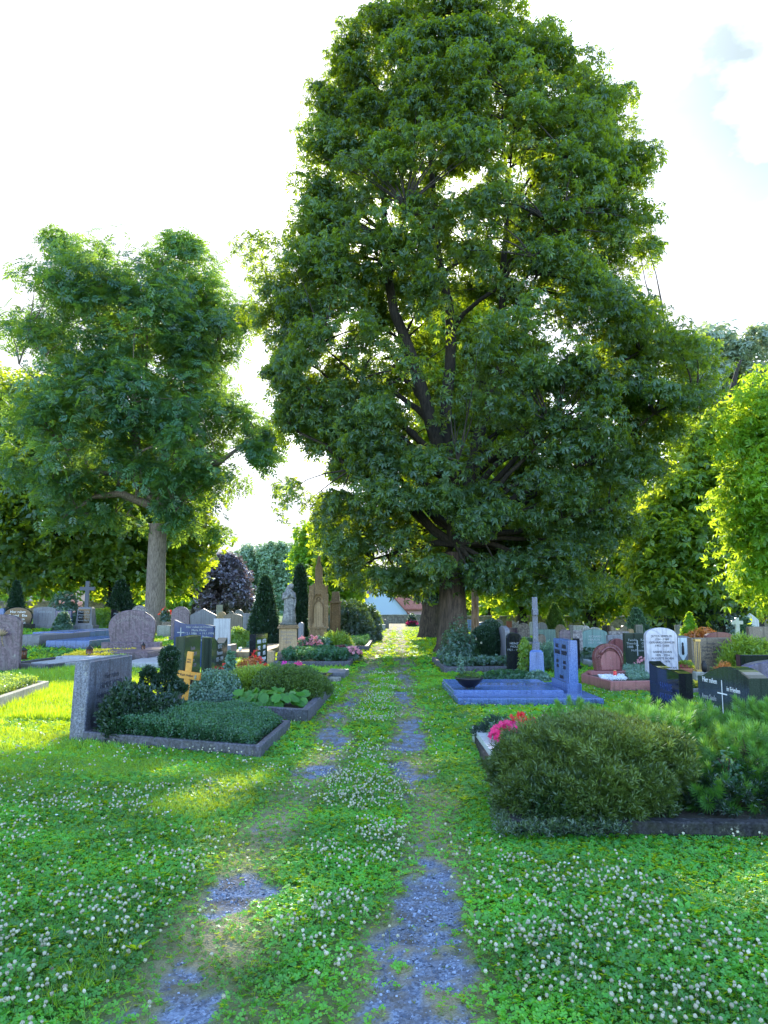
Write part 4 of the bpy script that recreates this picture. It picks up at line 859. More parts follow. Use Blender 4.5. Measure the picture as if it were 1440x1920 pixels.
# ------------------------------------------------------------------ graves on the left
def graves_left():
    # nearest double grave
    P1 = [(-3.66, 9.62), (-1.34, 8.62), (-1.26, 10.6), (-3.60, 11.40)]
    kerb_bed('low weathered kerb around the nearest left grave full of dark ground cover', P1, .14, .075, 'granite_kerb')
    cover('dense dark green ground cover swelling over the nearest left grave', [(-3.4, 9.50), (-1.46, 8.72), (-1.36, 10.5), (-3.3, 11.2)], 42000, L3, .029, 'bluegreen', .08, .13, mound=.21)
    hs = headstone('leaning speckled blue grey granite stone of the nearest left grave', -3.72, 10.45, 1.62, .97, .19, 'taper', 'granite_speck', R(88), ['Hier ruhen', 'FAMILIE WEBER', 'Heinrich 1901 - 1972', 'Elisabeth 1905 - 1988'], 'ink_dark', .11, tz=.72, lean=0)
    shrub('dark green juniper in front of the leaning granite stone', (-3.0, 9.85), (.46, .40, .60), 3000, SP1, .11, 'conifer', up=.6, lump=.45, stems=6, name='juniper')
    # cloud pruned cypress: balls on a bent stem
    bx, by = -2.96, 10.45; root = thing('cloud_pruned_cypress', 'small cloud pruned dark cypress between the granite stone and the wooden cross', 'shrub', (bx, by, .1))
    mb = MB(); mb.tube([(0, 0, -.1), (.02, 0, .25), (.1, 0, .5), (.05, 0, .85)], [.03, .028, .02, .012], 6); mb.tube([(.02, 0, .25), (-.12, 0, .42), (-.2, 0, .55)], [.02, .014, .01], 5); mb.tube([(.05, 0, .3), (.25, 0, .42), (.28, 0, .46)], [.02, .014, .01], 5); mb.build('stem', M['twig'], root, True)
    for (cx, cz, rx, rz_, n) in ((.09, .85, .115, .15, 900), (-.18, .60, .09, .14, 650), (.05, .55, .15, .10, 800), (.20, .46, .13, .06, 500), (-.04, .25, .20, .08, 700), (.10, .70, .09, .10, 500)):
        d = rdir(n, .2); pos = d * (.6 + .4 * rng.random((n, 1))) * [rx, rx * .9, rz_] + [cx, 0, cz]; scatter('foliage_pad', SP1, pos, basis(d + [0, 0, .7], rng.random(n) * 6.28), .055 * (.6 + .8 * rng.random(n)), M['conifer'], root)
    # second grave: perennials
    P2 = [(-3.75, 12.55), (-1.08, 11.2), (-.98, 15.0), (-3.3, 16.2)]
    kerb_bed('grey kerb around the colourful perennial grave behind the nearest left one', P2, .20, .11, 'granite_kerb')
    # wooden cross
    cx, cy = X(349, 12.0), 12.0; r = thing('wooden_cross', 'varnished pale wooden grave cross leaning slightly right', 'cross', (cx, cy, .05)); r.rotation_euler = (0, R(6), R(-14))
    MB().box(-.045, .045, -.018, .018, -.1, .93, .006).build('upright', M['wood'], r); MB().box(-.20, .21, -.026, -.0185, .52, .63, .006).box(-.20, .21, .0185, .026, .52, .63, .006).build('crossbar', M['wood'], r)
    text_obj(['Karl Huber'], .05, M['ink_dark'], r, 0, .56, -.0275); text_obj(['1932', '2020'], .035, M['ink_dark'], r, 0, .80, -.019)
    o = MB().lathe([(.012, 0), (.02, .02), (.016, .05), (.004, .07)], 8).build('white_rose', M['white'], r); o.location = (.15, -.034, .53)
    # stones of the left row facing the path
    headstone('tall dark green polished stone behind the wooden cross', -3.56, 14.2, 1.05, 1.14, .17, 'flat', 'black_green', R(88), ['Familie', 'SCHNEIDER', 'Anton', '1898 - 1979'], 'ink_soft', .10, plinth=(1.15, .12, .24))
    headstone('dark green polished stone with curved shiny top and white carved lettering', -3.42, 15.8, 1.3, 1.08, .20, 'wave', 'black_green', R(88), ['BOTZ', 'Hermann', '1921 - 1994'], 'ink_grey', .12, plinth=(1.4, .12, .26))
    headstone('black stone standing like an open book with two columns of white writing', -2.86, 17.8, 1.2, 1.08, .14, 'flat', 'black', R(86), ['MARIA    OTTO', '1902       1899', '1981       1975', 'KNAPP  KNAPP', 'geb. Frei'], 'ink_white', .13, tz=.86)
    shrub('silvery green bushy herb in front of the dark green stones', (-2.72, 12.9, .14), (.46, .42, .50), 3600, L3, .045, 'silver')
    shrub('feathery yellow green plant between the silvery herb and the dense mound', (-2.2, 13.3, .14), (.55, .45, .42), 3000, FEATH, .12, 'lime', up=.8)
    shrub('tall pale green leafy stalk beside the red roses', (-2.75, 14.0, .14), (.14, .14, .72), 500, L3, .08, 'silver', shape='cone', name='perennial', cat='plant')
    shrub('dense rounded golden green dwarf conifer mound in the perennial grave', (-1.62, 13.0, .14), (.56, .52, .56), 9000, SP1, .055, 'mound', up=.5, lump=.3, name='dwarf_conifer')
    shrub('low green fern like mound spilling right of the dense conifer mound', (-1.25, 14.0, .14), (.30, .45, .26), 1800, FEATH, .09, 'mound')
    r = thing('bergenia', 'clump of big rounded glossy leaves at the front corner of the perennial grave', 'plant', (-1.72, 11.95, .16))
    lf = []; n = 150; a = rng.random(n) * 6.28; q = np.sqrt(rng.random(n)); pos = np.stack([np.cos(a) * q * .52, np.sin(a) * q * .30, .06 + .14 * rng.random(n)], 1)
    nr = np.stack([np.cos(a) * .5, np.sin(a) * .5 - .55, .75 + .3 * rng.random(n)], 1) + rng.normal(0, .22, (n, 3))
    bl = tmpl([]) if False else (np.array([(-.2, 0, 0), (.1, .42, .05), (.65, .45, .08), (1, .12, 0), (1, -.12, 0), (.65, -.45, .08), (.1, -.42, .05), (.4, 0, -.08)]), np.array([(0, 7, 2, 1), (7, 4, 3, 2), (7, 6, 5, 4), (0, 6, 7, 7)][:3] + [(0, 6, 7, 1)][:0]))
    bl = (np.array([(-.2, 0, 0), (.1, .42, .05), (.65, .45, .08), (1, .14, 0), (1, -.14, 0), (.65, -.45, .08), (.1, -.42, .05), (.4, 0, -.07)]), np.array([(0, 7, 2, 1), (7, 4, 3, 2), (7, 6, 5, 4), (0, 6, 7, 0)])[:3])
    bl = (bl[0], np.array([(0, 7, 2, 1), (7, 4, 3, 2), (0, 6, 5, 7), (7, 5, 4, 4)])[:3])
    v8 = bl[0]; bl = (np.vstack([v8, [(.82, 0, -.03)]]), np.array([(0, 7, 2, 1), (7, 8, 3, 2), (0, 6, 5, 7), (7, 5, 4, 8)]))
    ob = scatter('leaves', bl, pos, basis(nr, a + rng.normal(0, .5, n)), .13 * (.7 + .6 * rng.random(n)), M['bergenia'], r); MB().tube([(0, 0, -.05), (0, 0, .08)], .03, 6).build('rootstock', M['stem'], r)
    r = shrub('red blooming rose bush among the perennials', (-2.95, 14.3, .14), (.28, .28, .46), 700, L3, .05, 'redleaf'); flowers(r, (0, 0), (.26, .24, .52), 16, .045, 'red')
    r = shrub('orange red flowering bush before the black book shaped stone', (-2.66, 15.4, .14), (.42, .36, .52), 1500, L3, .05, 'orangeleaf'); flowers(r, (.12, 0), (.24, .24, .72), 34, .038, 'red')
    shrub('golden yellow low bush left of the orange flowers', (-2.9, 16.6), (.5, .4, .42), 1800, L3, .05, 'lime')
    # cyclamen bowl
    r = thing('flower_bowl', 'grey bowl of magenta and pink cyclamen on the far end of the perennial grave', 'flower bowl', (-1.92, 16.2, .12))
    MB().lathe([(.16, 0), (.20, .04), (.30, .16), (.31, .18), (.27, .18), (.02, .15)], 20).build('bowl', M['granite_grey'], r, True); scatter('leaves', L3, rdir(900, .5) * [.30, .28, .12] + [0, 0, .24], basis(rdir(900, 1), rng.random(900) * 6.28), np.full(900, .045), M['ivy'], r)
    flowers(r, (-.15, 0), (.20, .24, .40), 70, .055, 'magenta'); flowers(r, (.14, 0), (.20, .24, .40), 90, .055, 'pink')
    kerb_bed('dark kerb of the grave behind the cyclamen bowl', [(-3.1, 17.0), (-1.3, 16.2), (-1.2, 18.4), (-2.9, 19.2)], .15, .12, 'black', 'soil')
    shrub('low mixed green plants behind the cyclamen bowl', (-2.1, 17.4, .1), (.7, .5, .28), 2500, L3, .05, 'bluegreen')
    slab_tomb('pale stone slab at the path edge behind the perennial grave', [(-1.35, 18.6), (-.92, 18.4), (-.88, 19.6), (-1.35, 19.8)], .15, 'granite_grey')
    slab_tomb('low concrete slab half hidden in grass by the path', [(-1.75, 17.6), (-1.0, 17.3), (-.98, 17.9), (-1.72, 18.2)], .10, 'concrete')
    # sunlit bed at the left edge
    P3 = [(-6.9, 12.4), (-6.7, 15.9), (-8.6, 16.2), (-8.4, 11.0)]
    P3 = [(-6.05, 11.9), (-6.62, 15.5), (-9.0, 16.0), (-8.8, 12.2)]
    kerb_bed('mossy kerb around the sunlit yellow bed at the left edge', P3, .22, .10, 'concrete')
    cover('yellow green sunlit bedding plants inside the mossy kerb at the left edge', [(-6.2, 12.1), (-6.75, 15.3), (-8.9, 15.8), (-8.7, 12.4)], 12000, L3, .05, 'lime', .16, .22)
    r = shrub('yellow flowering plant at the left edge of the picture', (-7.3, 13.9, .2), (.30, .3, .5), 900, L3, .05, 'lime', name='perennial'); flowers(r, (0, 0), (.3, .3, .55), 120, .05, 'yellow')
    # rough upright stone with lantern bed
    xs = X(20, 20.0); headstone('rough edged violet grey stone with carved flower at the left edge', X(5, 19.6), 19.6, .95, 1.42, .24, 'arch', 'purple', R(12), pmat=None)
    r = thing('carved_flower', 'pale carved lily relief fixed to the rough violet stone', 'ornament', (X(6, 19.3), 19.30, .98)); rr_ = MB()
    for k in range(6):
        a = R(30 + k * 24); rr_.tube([(0, 0, 0), (math.cos(a) * .09, -.01, math.sin(a) * .09), (math.cos(a) * .17, -.015, math.sin(a) * .16 + .02)], [.02, .028, .006], 6)
    rr_.tube([(0, 0, 0), (.01, 0, -.14), (.06, 0, -.26)], [.018, .014, .008], 6); rr_.build('petals', M['sandstone_clean'], r, True)
    kerb_bed('grey kerb of the lantern grave at the left edge', [(-9.7, 20.2), (-8.4, 19.4), (-7.1, 26.2), (-9.4, 26.8)], .12, .12, 'granite_kerb')
    slab_tomb('pale stone plate under the brown lantern', [(-9.2, 20.4), (-8.2, 20.2), (-7.9, 22.0), (-9.0, 22.3)], .16, 'granite_light')
    lantern('squat brown glass lantern on a dark round foot at the left edge', X(48, 21.2), 21.2, gz(-9.6, 21.2) + .16, .34, .10)
    lantern('slim black iron lantern with open bars behind the leaning granite stone', X(171, 22.5), 22.5, .20, .42, .10, 'ink_white' if False else 'brownglass')
    slab_tomb('pale plate with dark foot under the iron lantern', [(-9.2, 21.9), (-7.6, 21.7), (-7.5, 23.4), (-9.1, 23.6)], .2, 'granite_light')
    cover('orange and yellow marigolds in the lantern grave', [(-9.2, 22.4), (-7.9, 22.3), (-7.9, 25), (-9.3, 25.2)][:4], 4500, L3, .05, 'yellow', .2, .20)
    cover('low green plants around the marigolds', [(-9.5, 23), (-7.5, 22.4), (-7.3, 26), (-9.4, 26.4)], 5000, L3, .05, 'lime', .2, .14)
    # slabs
    slab_tomb('blue grey tomb slab with light mossy side, left of the iron lantern', quad(X(34, 27), X(88, 27), 26.5, 31, .3), .30, 'granite_grey')
    slab_tomb('flat blue grey slab before the stone cross pedestal', quad(X(95, 31), X(168, 31), 29.5, 36), .30, 'granite_blue')
    slab_tomb('long pale blue slab left of the violet arched gravestone', quad(X(112, 27.5), X(190, 27.5), 26.5, 31.5), .22, 'granite_blue')
    slab_tomb('shiny white blue slab in the sun right of the violet arched gravestone', quad(X(252, 22), X(336, 22), 20.9, 26), .16, 'granite_light')
    # the arched violet stone
    Y = 26.5; slab_tomb('polished violet grave slab before the arched stone', quad(X(196, 23.8), X(296, 23.8), 22.9, 26.6), .26, 'purple')
    headstone('big arched violet gneiss stone with curved name over a grave slab', X(250, Y), Y, 1.56, 1.42, .22, 'bell', 'purple', R(4), ['SCHUHMACHER'], 'ink_soft', .15, plinth=(1.95, .34, .35), tz=1.14, bend=.62)
    lantern('small bronze candle holder on the violet grave slab', X(271, 24.6), 24.6, .27, .34, .06, 'brownglass')
    # blue polished stone
    Y = 21.5; headstone('shiny blue stone with wavy top, engraved cross and white script', X(366, Y), Y, 1.12, 1.34, .18, 'dip', 'bluestone', R(-6), ['Hier ruhen in Frieden', 'Maria Pfeifer', '* 2.1.1886   + 19.1.1974', 'Margarete Pfeifer', 'geb. Hübner', '* 12.5.1909  + 3.12.1991'], 'ink_grey', .085, plinth=(1.3, .12, .3), tx=.16, tz=1.12, cross=(-.36, .92, .42, .20))
    r = thing('angel_figurine', 'small white kneeling angel figurine beside the shiny blue stone', 'figurine', (X(312, 22.6), 22.6, .16)); MB().lathe([(.10, 0), (.12, .05), (.09, .14), (.06, .26), (.035, .30), (.045, .34), (.045, .38), (.02, .41)], 12, sx=1, sy=.8).build('body', M['whiteware'], r, True); MB().tube([(.03, .05, .26), (.10, .10, .20), (.12, .10, .06)], [.02, .04, .01], 6).build('wing', M['whiteware'], r, True); MB().tube([(-.03, .05, .26), (-.10, .10, .20), (-.12, .10, .06)], [.02, .04, .01], 6).build('wing', M['whiteware'], r, True)
    # cross on pedestal
    Y = 38; r = thing('cross_monument', 'dark stone cross on a tapered pedestal with inscribed plate on the left', 'grave cross', (X(162, Y), Y, gz(X(162, Y), Y)))
    MB().box(-.5, .5, -.4, .4, -.1, .28, .02).build('base', M['granite_grey'], r); MB().box(-.40, .40, -.3, .3, .28, 1.15, .06, .82).build('pedestal', M['granite_grey'], r); MB().box(-.28, .28, -.302, -.285, .38, 1.05).build('plate', M['black'], r)
    text_obj(['Hier ruht', 'Johann Beck', '1860 - 1931', 'Anna Beck'], .13, M['ink_grey'], r, 0, .88, -.31); MB().box(-.09, .09, -.07, .07, 1.15, 2.42, .015).box(-.36, .36, -.069, .069, 1.96, 2.14, .015).build('cross', M['bronze'], r)
    rows = [  # px0, px1, py_top, Y, shape, material, label, text, ink
        (9, 61, 1139, 36, 'bell', 'black', 'dark arched double stone with thin cross and white names at the far left', ['Hier ruhen', 'Conrad   Elsa', 'Bachmann', '1893 - 1961'], 'ink_white', .16),
        (64, 105, 1138, 37, 'arch', 'granite_grey', 'wide plain grey stone right of the dark arched double stone', ['Familie Lang'], 'ink_grey', .14),
        (105, 135, 1145, 37, 'flat', 'bluestone', 'plain blue grey stone half behind a green shrub on the left', None, None, 0),
        (-12, 8, 1141, 38, 'flat', 'granite_blue', 'blue stone cut by the left edge of the picture', None, None, 0),
        (209, 247, 1142, 40, 'wave', 'black', 'dark stone with engraved cross in front of the dark tree trunk', ['Maria  Josef', 'Kaufmann'], 'ink_grey', .16),
        (247, 276, 1135, 38, 'round', 'mottled', 'mottled lichen covered round topped stone before the ash trunk', None, None, 0),
        (305, 322, 1152, 38, 'flat', 'brown_stone', 'plain brown stone beside the ash trunk', None, None, 0),
        (322, 356, 1137, 34, 'round', 'purple', 'shiny egg shaped violet stone behind the blue one', None, None, 0),
        (357, 406, 1141, 36, 'gable', 'granite_grey', 'wide low gabled grey stone behind the blue one', None, None, 0),
        (402, 433, 1160, 27, 'flat', 'granite_light', 'pale framed panel stone on a dark plinth right of the blue stone', None, None, 0),
        (456, 479, 1150, 34, 'flat', 'granite_grey', 'tall grey stone with thin curved engraving left of the cypress', None, None, 0),
        (406, 417, 1134, 46, 'flat', 'concrete', 'narrow pale pillar stone behind the wide gabled one', None, None, 0),
        (408, 424, 1147, 44, 'round', 'sandstone_clean', 'ochre round topped stone behind the pale panel stone', None, None, 0),
        (420, 455, 1151, 42, 'arch', 'brown_stone', 'low brown arched stone among the far left stones', None, None, 0),
        (440, 456, 1143, 50, 'round', 'granite_grey', 'small grey round topped stone among the far left stones', None, None, 0),
        (426, 441, 1146, 54, 'shoulder', 'mottled', 'small mottled shouldered stone among the far left stones', None, None, 0),
        (560, 570, 1167, 27.5, 'round', 'granite_grey', 'slim grey round topped stone right of the statue', None, None, 0),
        (512, 524, 1168, 40, 'flat', 'mottled', 'dark low stone behind the statue', None, None, 0)]
    for (p0, p1, pt, Y, sh, mt, lb, tx, ink, ts) in rows:
        xm = X((p0 + p1) / 2, Y); h = Z(pt, Y) - gz(xm, Y); headstone(lb, xm, Y, X(p1, Y) - X(p0, Y), h, .18, sh, mt, R(random.uniform(-4, 4)), tx, ink, ts, tz=h * .74, plinth=((X(p1, Y) - X(p0, Y)) * 1.12, .22, .3) if p1 < 430 else None)
    slab_tomb('pale pinkish slab in the sun left of the sandstone pedestal', quad(X(436, 26.5), X(500, 26.5), 26, 33), .24, 'sandstone_clean')
    slab_tomb('small dark foot stone left of the pale pinkish slab', quad(X(432, 25.5), X(440, 25.5), 25, 26), .5, 'granite_grey')
    headstone('low stone behind the black book shaped stone', X(506, 23), 23, .35, .42, .2, 'flat', 'sandstone_clean', 0)
    shrub('round yellow green bush in the sun left of the cypress', (X(450, 31), 31), (.52, .5, .95), 3200, L4, .09, 'lime')
    shrub('grey green low plant at the foot of the cypress', (X(478, 29), 29), (.4, .4, .5), 900, L4, .08, 'silver')
    r = thing('candle_cup', 'small white candle cup on the edge of the pale slab', 'candle', (X(452, 26.4), 26.4, .24)); MB().lathe([(.05, 0), (.06, .12), (.05, .13)], 10).build('cup', M['whiteware'], r, True)
    shrub('broad dark cypress left of the statue', (X(496, 33), 33), (.72, .7, 2.9), 7000, SP1, .20, 'conifer', shape='cone', name='cypress', cat='tree', up=.8)
    shrub('slim dark columnar cypress behind the statue', (X(562, 36), 36), (.34, .34, 3.6), 4200, SP1, .18, 'conifer', shape='column', name='cypress', cat='tree', up=.8)
    shrub('small conical dark conifer at the far left', (X(28, 45), 45), (.55, .55, 2.2), 2200, SP1, .20, 'conifer', shape='cone', name='conifer', cat='tree', up=.8)
    shrub('dark conifer at the foot of the dark trunk', (X(225, 50), 50), (1.1, 1.0, 2.6), 3500, SP1, .26, 'conifer', shape='cone', name='conifer', cat='tree', up=.8)
    r = shrub('tall rose bush with salmon blossoms behind the left gravestones', (X(122, 42), 42), (1.05, .9, 1.75), 5000, L4, .10, 'rose'); flowers(r, (.3, -.5), (.9, .5, 1.8), 22, .12, 'salmon', T=petals(6, .9, .5))
    shrub('leafy green shrub beside the cross pedestal', (X(118, 34), 34), (.42, .4, .95), 1500, L4, .10, 'rose')
    shrub('clipped green bush right of the cross pedestal', (X(190, 42), 42), (.75, .7, 1.1), 2400, L4, .09, 'backtree')
    r = shrub('red flowering plant beside the ash trunk', (X(311, 37), 37), (.26, .26, .65), 500, L4, .08, 'ivy', name='perennial'); r.location.z += .75; flowers(r, (0, 0), (.32, .3, .72), 22, .08, 'red')
    MB().box(-.3, .3, -.3, .3, 0, .55, .02).build('box', M['concrete'], tag(link(bpy.data.objects.new('stone_planter', None)), 'stone planter block under the red flowers', 'planter')); bpy.data.objects['stone_planter'].location = (X(311, 37), 37, gz(X(311, 37), 37) + .0)
    shrub('low green undergrowth behind the violet stones', (X(270, 44), 44), (1.6, .8, .5), 2500, L4, .12, 'rose')
    # statue
    Y = 24; xs = X(541, Y); r = thing('statue', 'weathered grey stone statue of a robed woman with bowed head and folded hands', 'statue', (xs, Y, 1.22), R(0))
    mb = MB(); n = 28; prof = [(0, .19, .17), (.08, .20, .18), (.25, .185, .165), (.45, .165, .15), (.60, .165, .14), (.74, .155, .13), (.86, .165, .125), (.95, .15, .11), (1.0, .09, .08), (1.03, .055, .06), (1.06, .06, .065)]
    v = []; lean = lambda z: -.02 + .02 * math.sin(z * 3)
    for k, (z, rx, ry) in enumerate(prof):
        for i in range(n):
            a = 2 * PI * i / n; fold = 1 + (.10 * math.sin(a * 7 + z * 3.5) + .05 * math.sin(a * 12 - z * 5)) * max(0, 1 - z / 1.0); cx_ = .03 * math.sin(z * 3.1) + (0.03 * max(0, z - .8) / .3); v.append((cx_ + rx * fold * math.cos(a), -.02 * z + ry * fold * math.sin(a), z))
    f = [(k * n + i, k * n + (i + 1) % n, (k + 1) * n + (i + 1) % n, (k + 1) * n + i) for k in range(len(prof) - 1) for i in range(n)] + [tuple(range((len(prof) - 1) * n, len(prof) * n))]
    mb.add(v, f)
    mb.lathe([(.01, -.085), (.04, -.07), (.062, -.02), (.066, .03), (.05, .07), (.015, .09)], 14, (.085, -.045, 1.12), 1, 1.1)   # head, bowed to the right
    mb.tube([(.10, -.12, 1.10), (.115, -.125, 1.09)], [.014, .006], 6)                                                          # nose
    mb.tube([(-.13, -.01, .92), (-.16, -.05, .74), (-.02, -.17, .80), (.07, -.17, .93)], [.055, .055, .040, .026], 10)            # arms
    mb.tube([(.15, -.01, .92), (.19, -.06, .76), (.12, -.17, .82), (.085, -.18, .94)], [.052, .052, .040, .026], 10)
    mb.tube([(.075, -.17, .92), (.085, -.175, 1.0), (.09, -.165, 1.04)], [.030, .026, .010], 8)                                   # folded hands
    mb.build('body', M['statue'], r, True)
    vb = MB(); vb.tube([(.06, .0, 1.20), (.02, .05, 1.14), (-.02, .08, .98), (-.04, .10, .74), (-.03, .12, .45), (0, .12, .18)], [.03, .072, .105, .12, .13, .12], 14, .12, 3); vb.tube([(.155, -.02, .90), (.20, -.05, .66), (.17, -.05, .42), (.12, -.08, .22)], [.03, .045, .035, .01], 8, .1); vb.build('veil', M['statue'], r, True)
    MB().lathe([(.26, 0.0), (.27, .04), (.23, .08), (.02, .09)], 18, (0, 0, -.06)).build('foot_rock', M['statue'], r, True)
    r = thing('pedestal', 'sandstone pedestal with carved lines carrying the robed statue', 'pedestal', (xs, Y, 0), R(6)); MB().box(-.34, .34, -.34, .34, -.1, .36, .04, .92).build('rough_base', M['rock'], r); MB().box(-.27, .27, -.27, .27, .362, 1.06, .01).build('shaft', M['sandstone_clean'], r); MB().box(-.33, .33, -.33, .33, 1.06, 1.10, .01).box(-.30, .30, -.30, .30, 1.10, 1.16, .01).build('cornice', M['sandstone'], r)
    text_obj(['Ruhestätte', 'der Familie', 'KRAFT', '1874'], .10, M['ink_soft'], r, 0, .92, -.2715)
    PLOTS.append([(xs - .35, Y - .35), (xs + .35, Y - .35), (xs + .35, Y + .35), (xs - .35, Y + .35)])
    # neo-gothic sandstone monument
    Y = 31; xm = X(597, Y); r = thing('gothic_monument', 'tall neo gothic sandstone monument with pointed arch niche and broken pinnacle', 'monument', (xm, Y, 0), R(3)); r.scale = (.86, .9, .97); S = M['sandstone']
    MB().box(-.46, .46, -.42, .42, -.1, .30, .03).box(-.40, .40, -.36, .36, .30, .92, .02).build('base', S, r); MB().box(-.47, .47, -.39, .39, .92, .99, .02).build('string_course', S, r)
    mb = MB(); W2 = .36
    def pointed(w_, z0_, z1, zs, n=8):
        L_ = [(w_, z0_), (w_, zs)] + [(w_ * math.cos(PI / 2 * t) if False else w_ * (1 - t ** 1.7), zs + (z1 - zs) * math.sin(PI / 2 * t)) for t in np.linspace(.12, 1, n)]; return L_ + [(-a_, b_) for a_, b_ in L_[::-1][1:]]
    mb.box(-.36, .36, -.10, .28, .99, 2.55); outer = [(.40, 1.0), (.40, 2.5), (0, 2.95), (-.40, 2.5), (-.40, 1.0)]
    mb.build('niche_back', M['sandstone_clean'], r)
    # frame around the niche, built as a strip between the outline and the arch
    def strip(o_, i_, y0, y1):
        n_ = len(o_); v = [(a_, y0, b_) for a_, b_ in o_] + [(a_, y0, b_) for a_, b_ in i_] + [(a_, y1, b_) for a_, b_ in i_] + [(a_, y1, b_) for a_, b_ in o_]
        f = []
        for k in range(n_ - 1): f += [(k, k + 1, n_ + k + 1, n_ + k), (n_ + k, n_ + k + 1, 2 * n_ + k + 1, 2 * n_ + k), (3 * n_ + k, 3 * n_ + k + 1, k + 1, k)]
        return v, f
    inn = pointed(.27, 1.05, 2.35, 1.85); k = len(inn); out_ = []
    for a_, b_ in inn: out_.append((math.copysign(.40, a_) if abs(a_) > .12 else a_ * 3.3, b_ if b_ < 2.2 else b_ + (.38 - abs(a_)) * 1.3))
    fr = MB(); fr.add(*strip(out_, inn, -.34, -.09)); i2 = pointed(.20, 1.15, 2.0, 1.72); o2 = pointed(.24, 1.12, 2.08, 1.74); fr.add(*strip(o2, i2, -.14, -.095))
    for sx in (-1, 1): fr.tube([(sx * .03, -.14, 2.02), (sx * .10, -.14, 2.12), (sx * .02, -.14, 2.2)], .014, 5)
    fr.tube([(0.06, -.14, 2.14), (0, -.14, 2.2), (-.06, -.14, 2.14), (0, -.14, 2.06), (.06, -.14, 2.14)], .014, 5); fr.build('niche_frame', S, r)
    for sx in (-1, 1):
        for yb in (-.38, .2): MB().box(sx * .40 - .06, sx * .40 + .06, yb, yb + .14, .99, 2.35, .03, .9).build('buttress', S, r)

    for sx in (-1, 1): MB().box(sx * .40 - .04, sx * .40 + .04, -.30, -.22, 2.35, 2.62, .01).box(sx * .40 - .065, sx * .40 + .065, -.325, -.195, 2.62, 2.66).build('corner_finial', S, r)
    gb = MB(); gb.prism([(.42, 2.30), (0, 2.78), (-.42, 2.30)], -.33, .33, .01); gb.box(-.19, .19, -.19, .19, 2.55, 3.35, .02, .85); gb.build('gable', S, r)
    sp = MB(); sp.prism([(.17, 3.34), (.17, 3.42), (0, 3.72), (-.17, 3.42), (-.17, 3.34)], -.17, .17, .01); sp.box(-.11, .11, -.11, .11, 3.40, 4.05, .02, .35); sp.lathe([(.06, 0), (.09, .05), (.04, .10), (.02, .16)], 8, (0, 0, 4.03)); sp.build('pinnacle', S, r)
    Y = 37; r = thing('sandstone_pillar', 'smaller dark sandstone pillar monument behind the gothic one', 'monument', (X(629, Y), Y, 0), R(0)); MB().box(-.26, .26, -.26, .26, -.1, .55, .03).box(-.18, .18, -.18, .18, .55, 1.95, .02).build('shaft', M['sandstone'], r); MB().box(-.28, .28, -.28, .28, 1.95, 2.05, .02).box(-.2, .2, -.2, .2, 2.05, 2.5, .02, .8).build('capital', M['sandstone'], r); [MB().lathe([(.035, .56), (.04, 1.94)], 8, (q, -.22, 0)).build('corner_shaft', M['sandstone'], r, True) for q in (-.22, .22)]
    # bed of the monument
    kerb_bed('low dark kerb around the flower bed before the gothic monument', [(-3.2, 22.6), (-.98, 22.6), (-.90, 29), (-3.4, 29.5)], .14, .12, 'granite_kerb')
    cover('bushy green bedding plants before the gothic monument', [(-3.0, 22.8), (-1.1, 22.8), (-1.05, 28.8), (-3.2, 29.3)], 9000, L4, .07, 'bluegreen', .12, .38)
    r = shrub('dusty pink astilbe flowers at the foot of the gothic monument', (X(580, 26), 26, .1), (.55, .5, .6), 1300, L4, .08, 'bluegreen'); flowers(r, (0, 0), (.5, .4, .75), 120, .06, 'rosepink')
    shrub('fresh green fern at the right foot of the gothic monument', (X(630, 27), 27, .1), (.50, .5, .62), 1300, FEATH, .22, 'lime', up=.9, name='fern')
    shrub('grey green bush between the astilbe and the fern', (X(604, 26.5), 26.5, .1), (.42, .4, .6), 1200, L4, .07, 'silver')
    shrub('dark red leaved low bush at the right of the monument bed', (X(640, 25), 25, .1), (.32, .3, .4), 800, L4, .06, 'redleaf')
    r = shrub('pink flowering cushion at the right corner of the monument bed', (X(661, 24.5), 24.5, .1), (.34, .3, .34), 800, L4, .06, 'rose'); flowers(r, (0, 0), (.32, .3, .40), 90, .05, 'rosepink')
    shrub('small dark bush at the statue foot', (X(566, 25), 25), (.25, .25, .42), 500, L4, .07, 'conifer')
    # dark shrubs along the path
    shrub('large dark rhododendron shrub left of the path', (X(650, 39), 39), (1.35, 1.2, 2.1), 8000, L4, .13, 'ivy', name='rhododendron', lump=.4)
    shrub('second dark rhododendron nearer the path', (X(688, 42), 42), (.85, 1.0, 1.75), 4500, L4, .13, 'ivy', name='rhododendron', lump=.4)
    kerb_bed('kerb around the dark ground cover left of the path', [(-3.2, 31), (-.62, 31.2), (-.5, 44), (-3.2, 44)], .20, .14, 'granite_kerb')
    cover('dark leafy ground cover left of the path before the rhododendrons', [(-3.1, 31.2), (-.75, 31.4), (-.65, 43), (-3.1, 43)], 8000, L4, .09, 'bluegreen', .16, .30)
    # small graves at the far end on the left of the path
    for k, (px, Y, w_, h, mt, lb) in enumerate([(712, 62, .9, .5, 'granite_light', 'low pale grave edging far down the path on the left'), (722, 70, .7, .8, 'granite_grey', 'small grey stone far down the path on the left'), (706, 75, .9, 1.2, 'mottled', 'pale upright stone far down the path behind the low edging')]):
        headstone(lb, X(px, Y), Y, w_, h, .3, 'flat' if k < 1 else 'round', mt, 0)
    shrub('yellow flowering plant far down the path on the left', (X(705, 66), 66), (.7, .6, 1.5), 900, L4, .14, 'lime', name='perennial')
    headstone('low pale stone far down the path beside the second chestnut', X(787, 82), 82, 2.2, .7, .5, 'wave', 'mottled', 0)
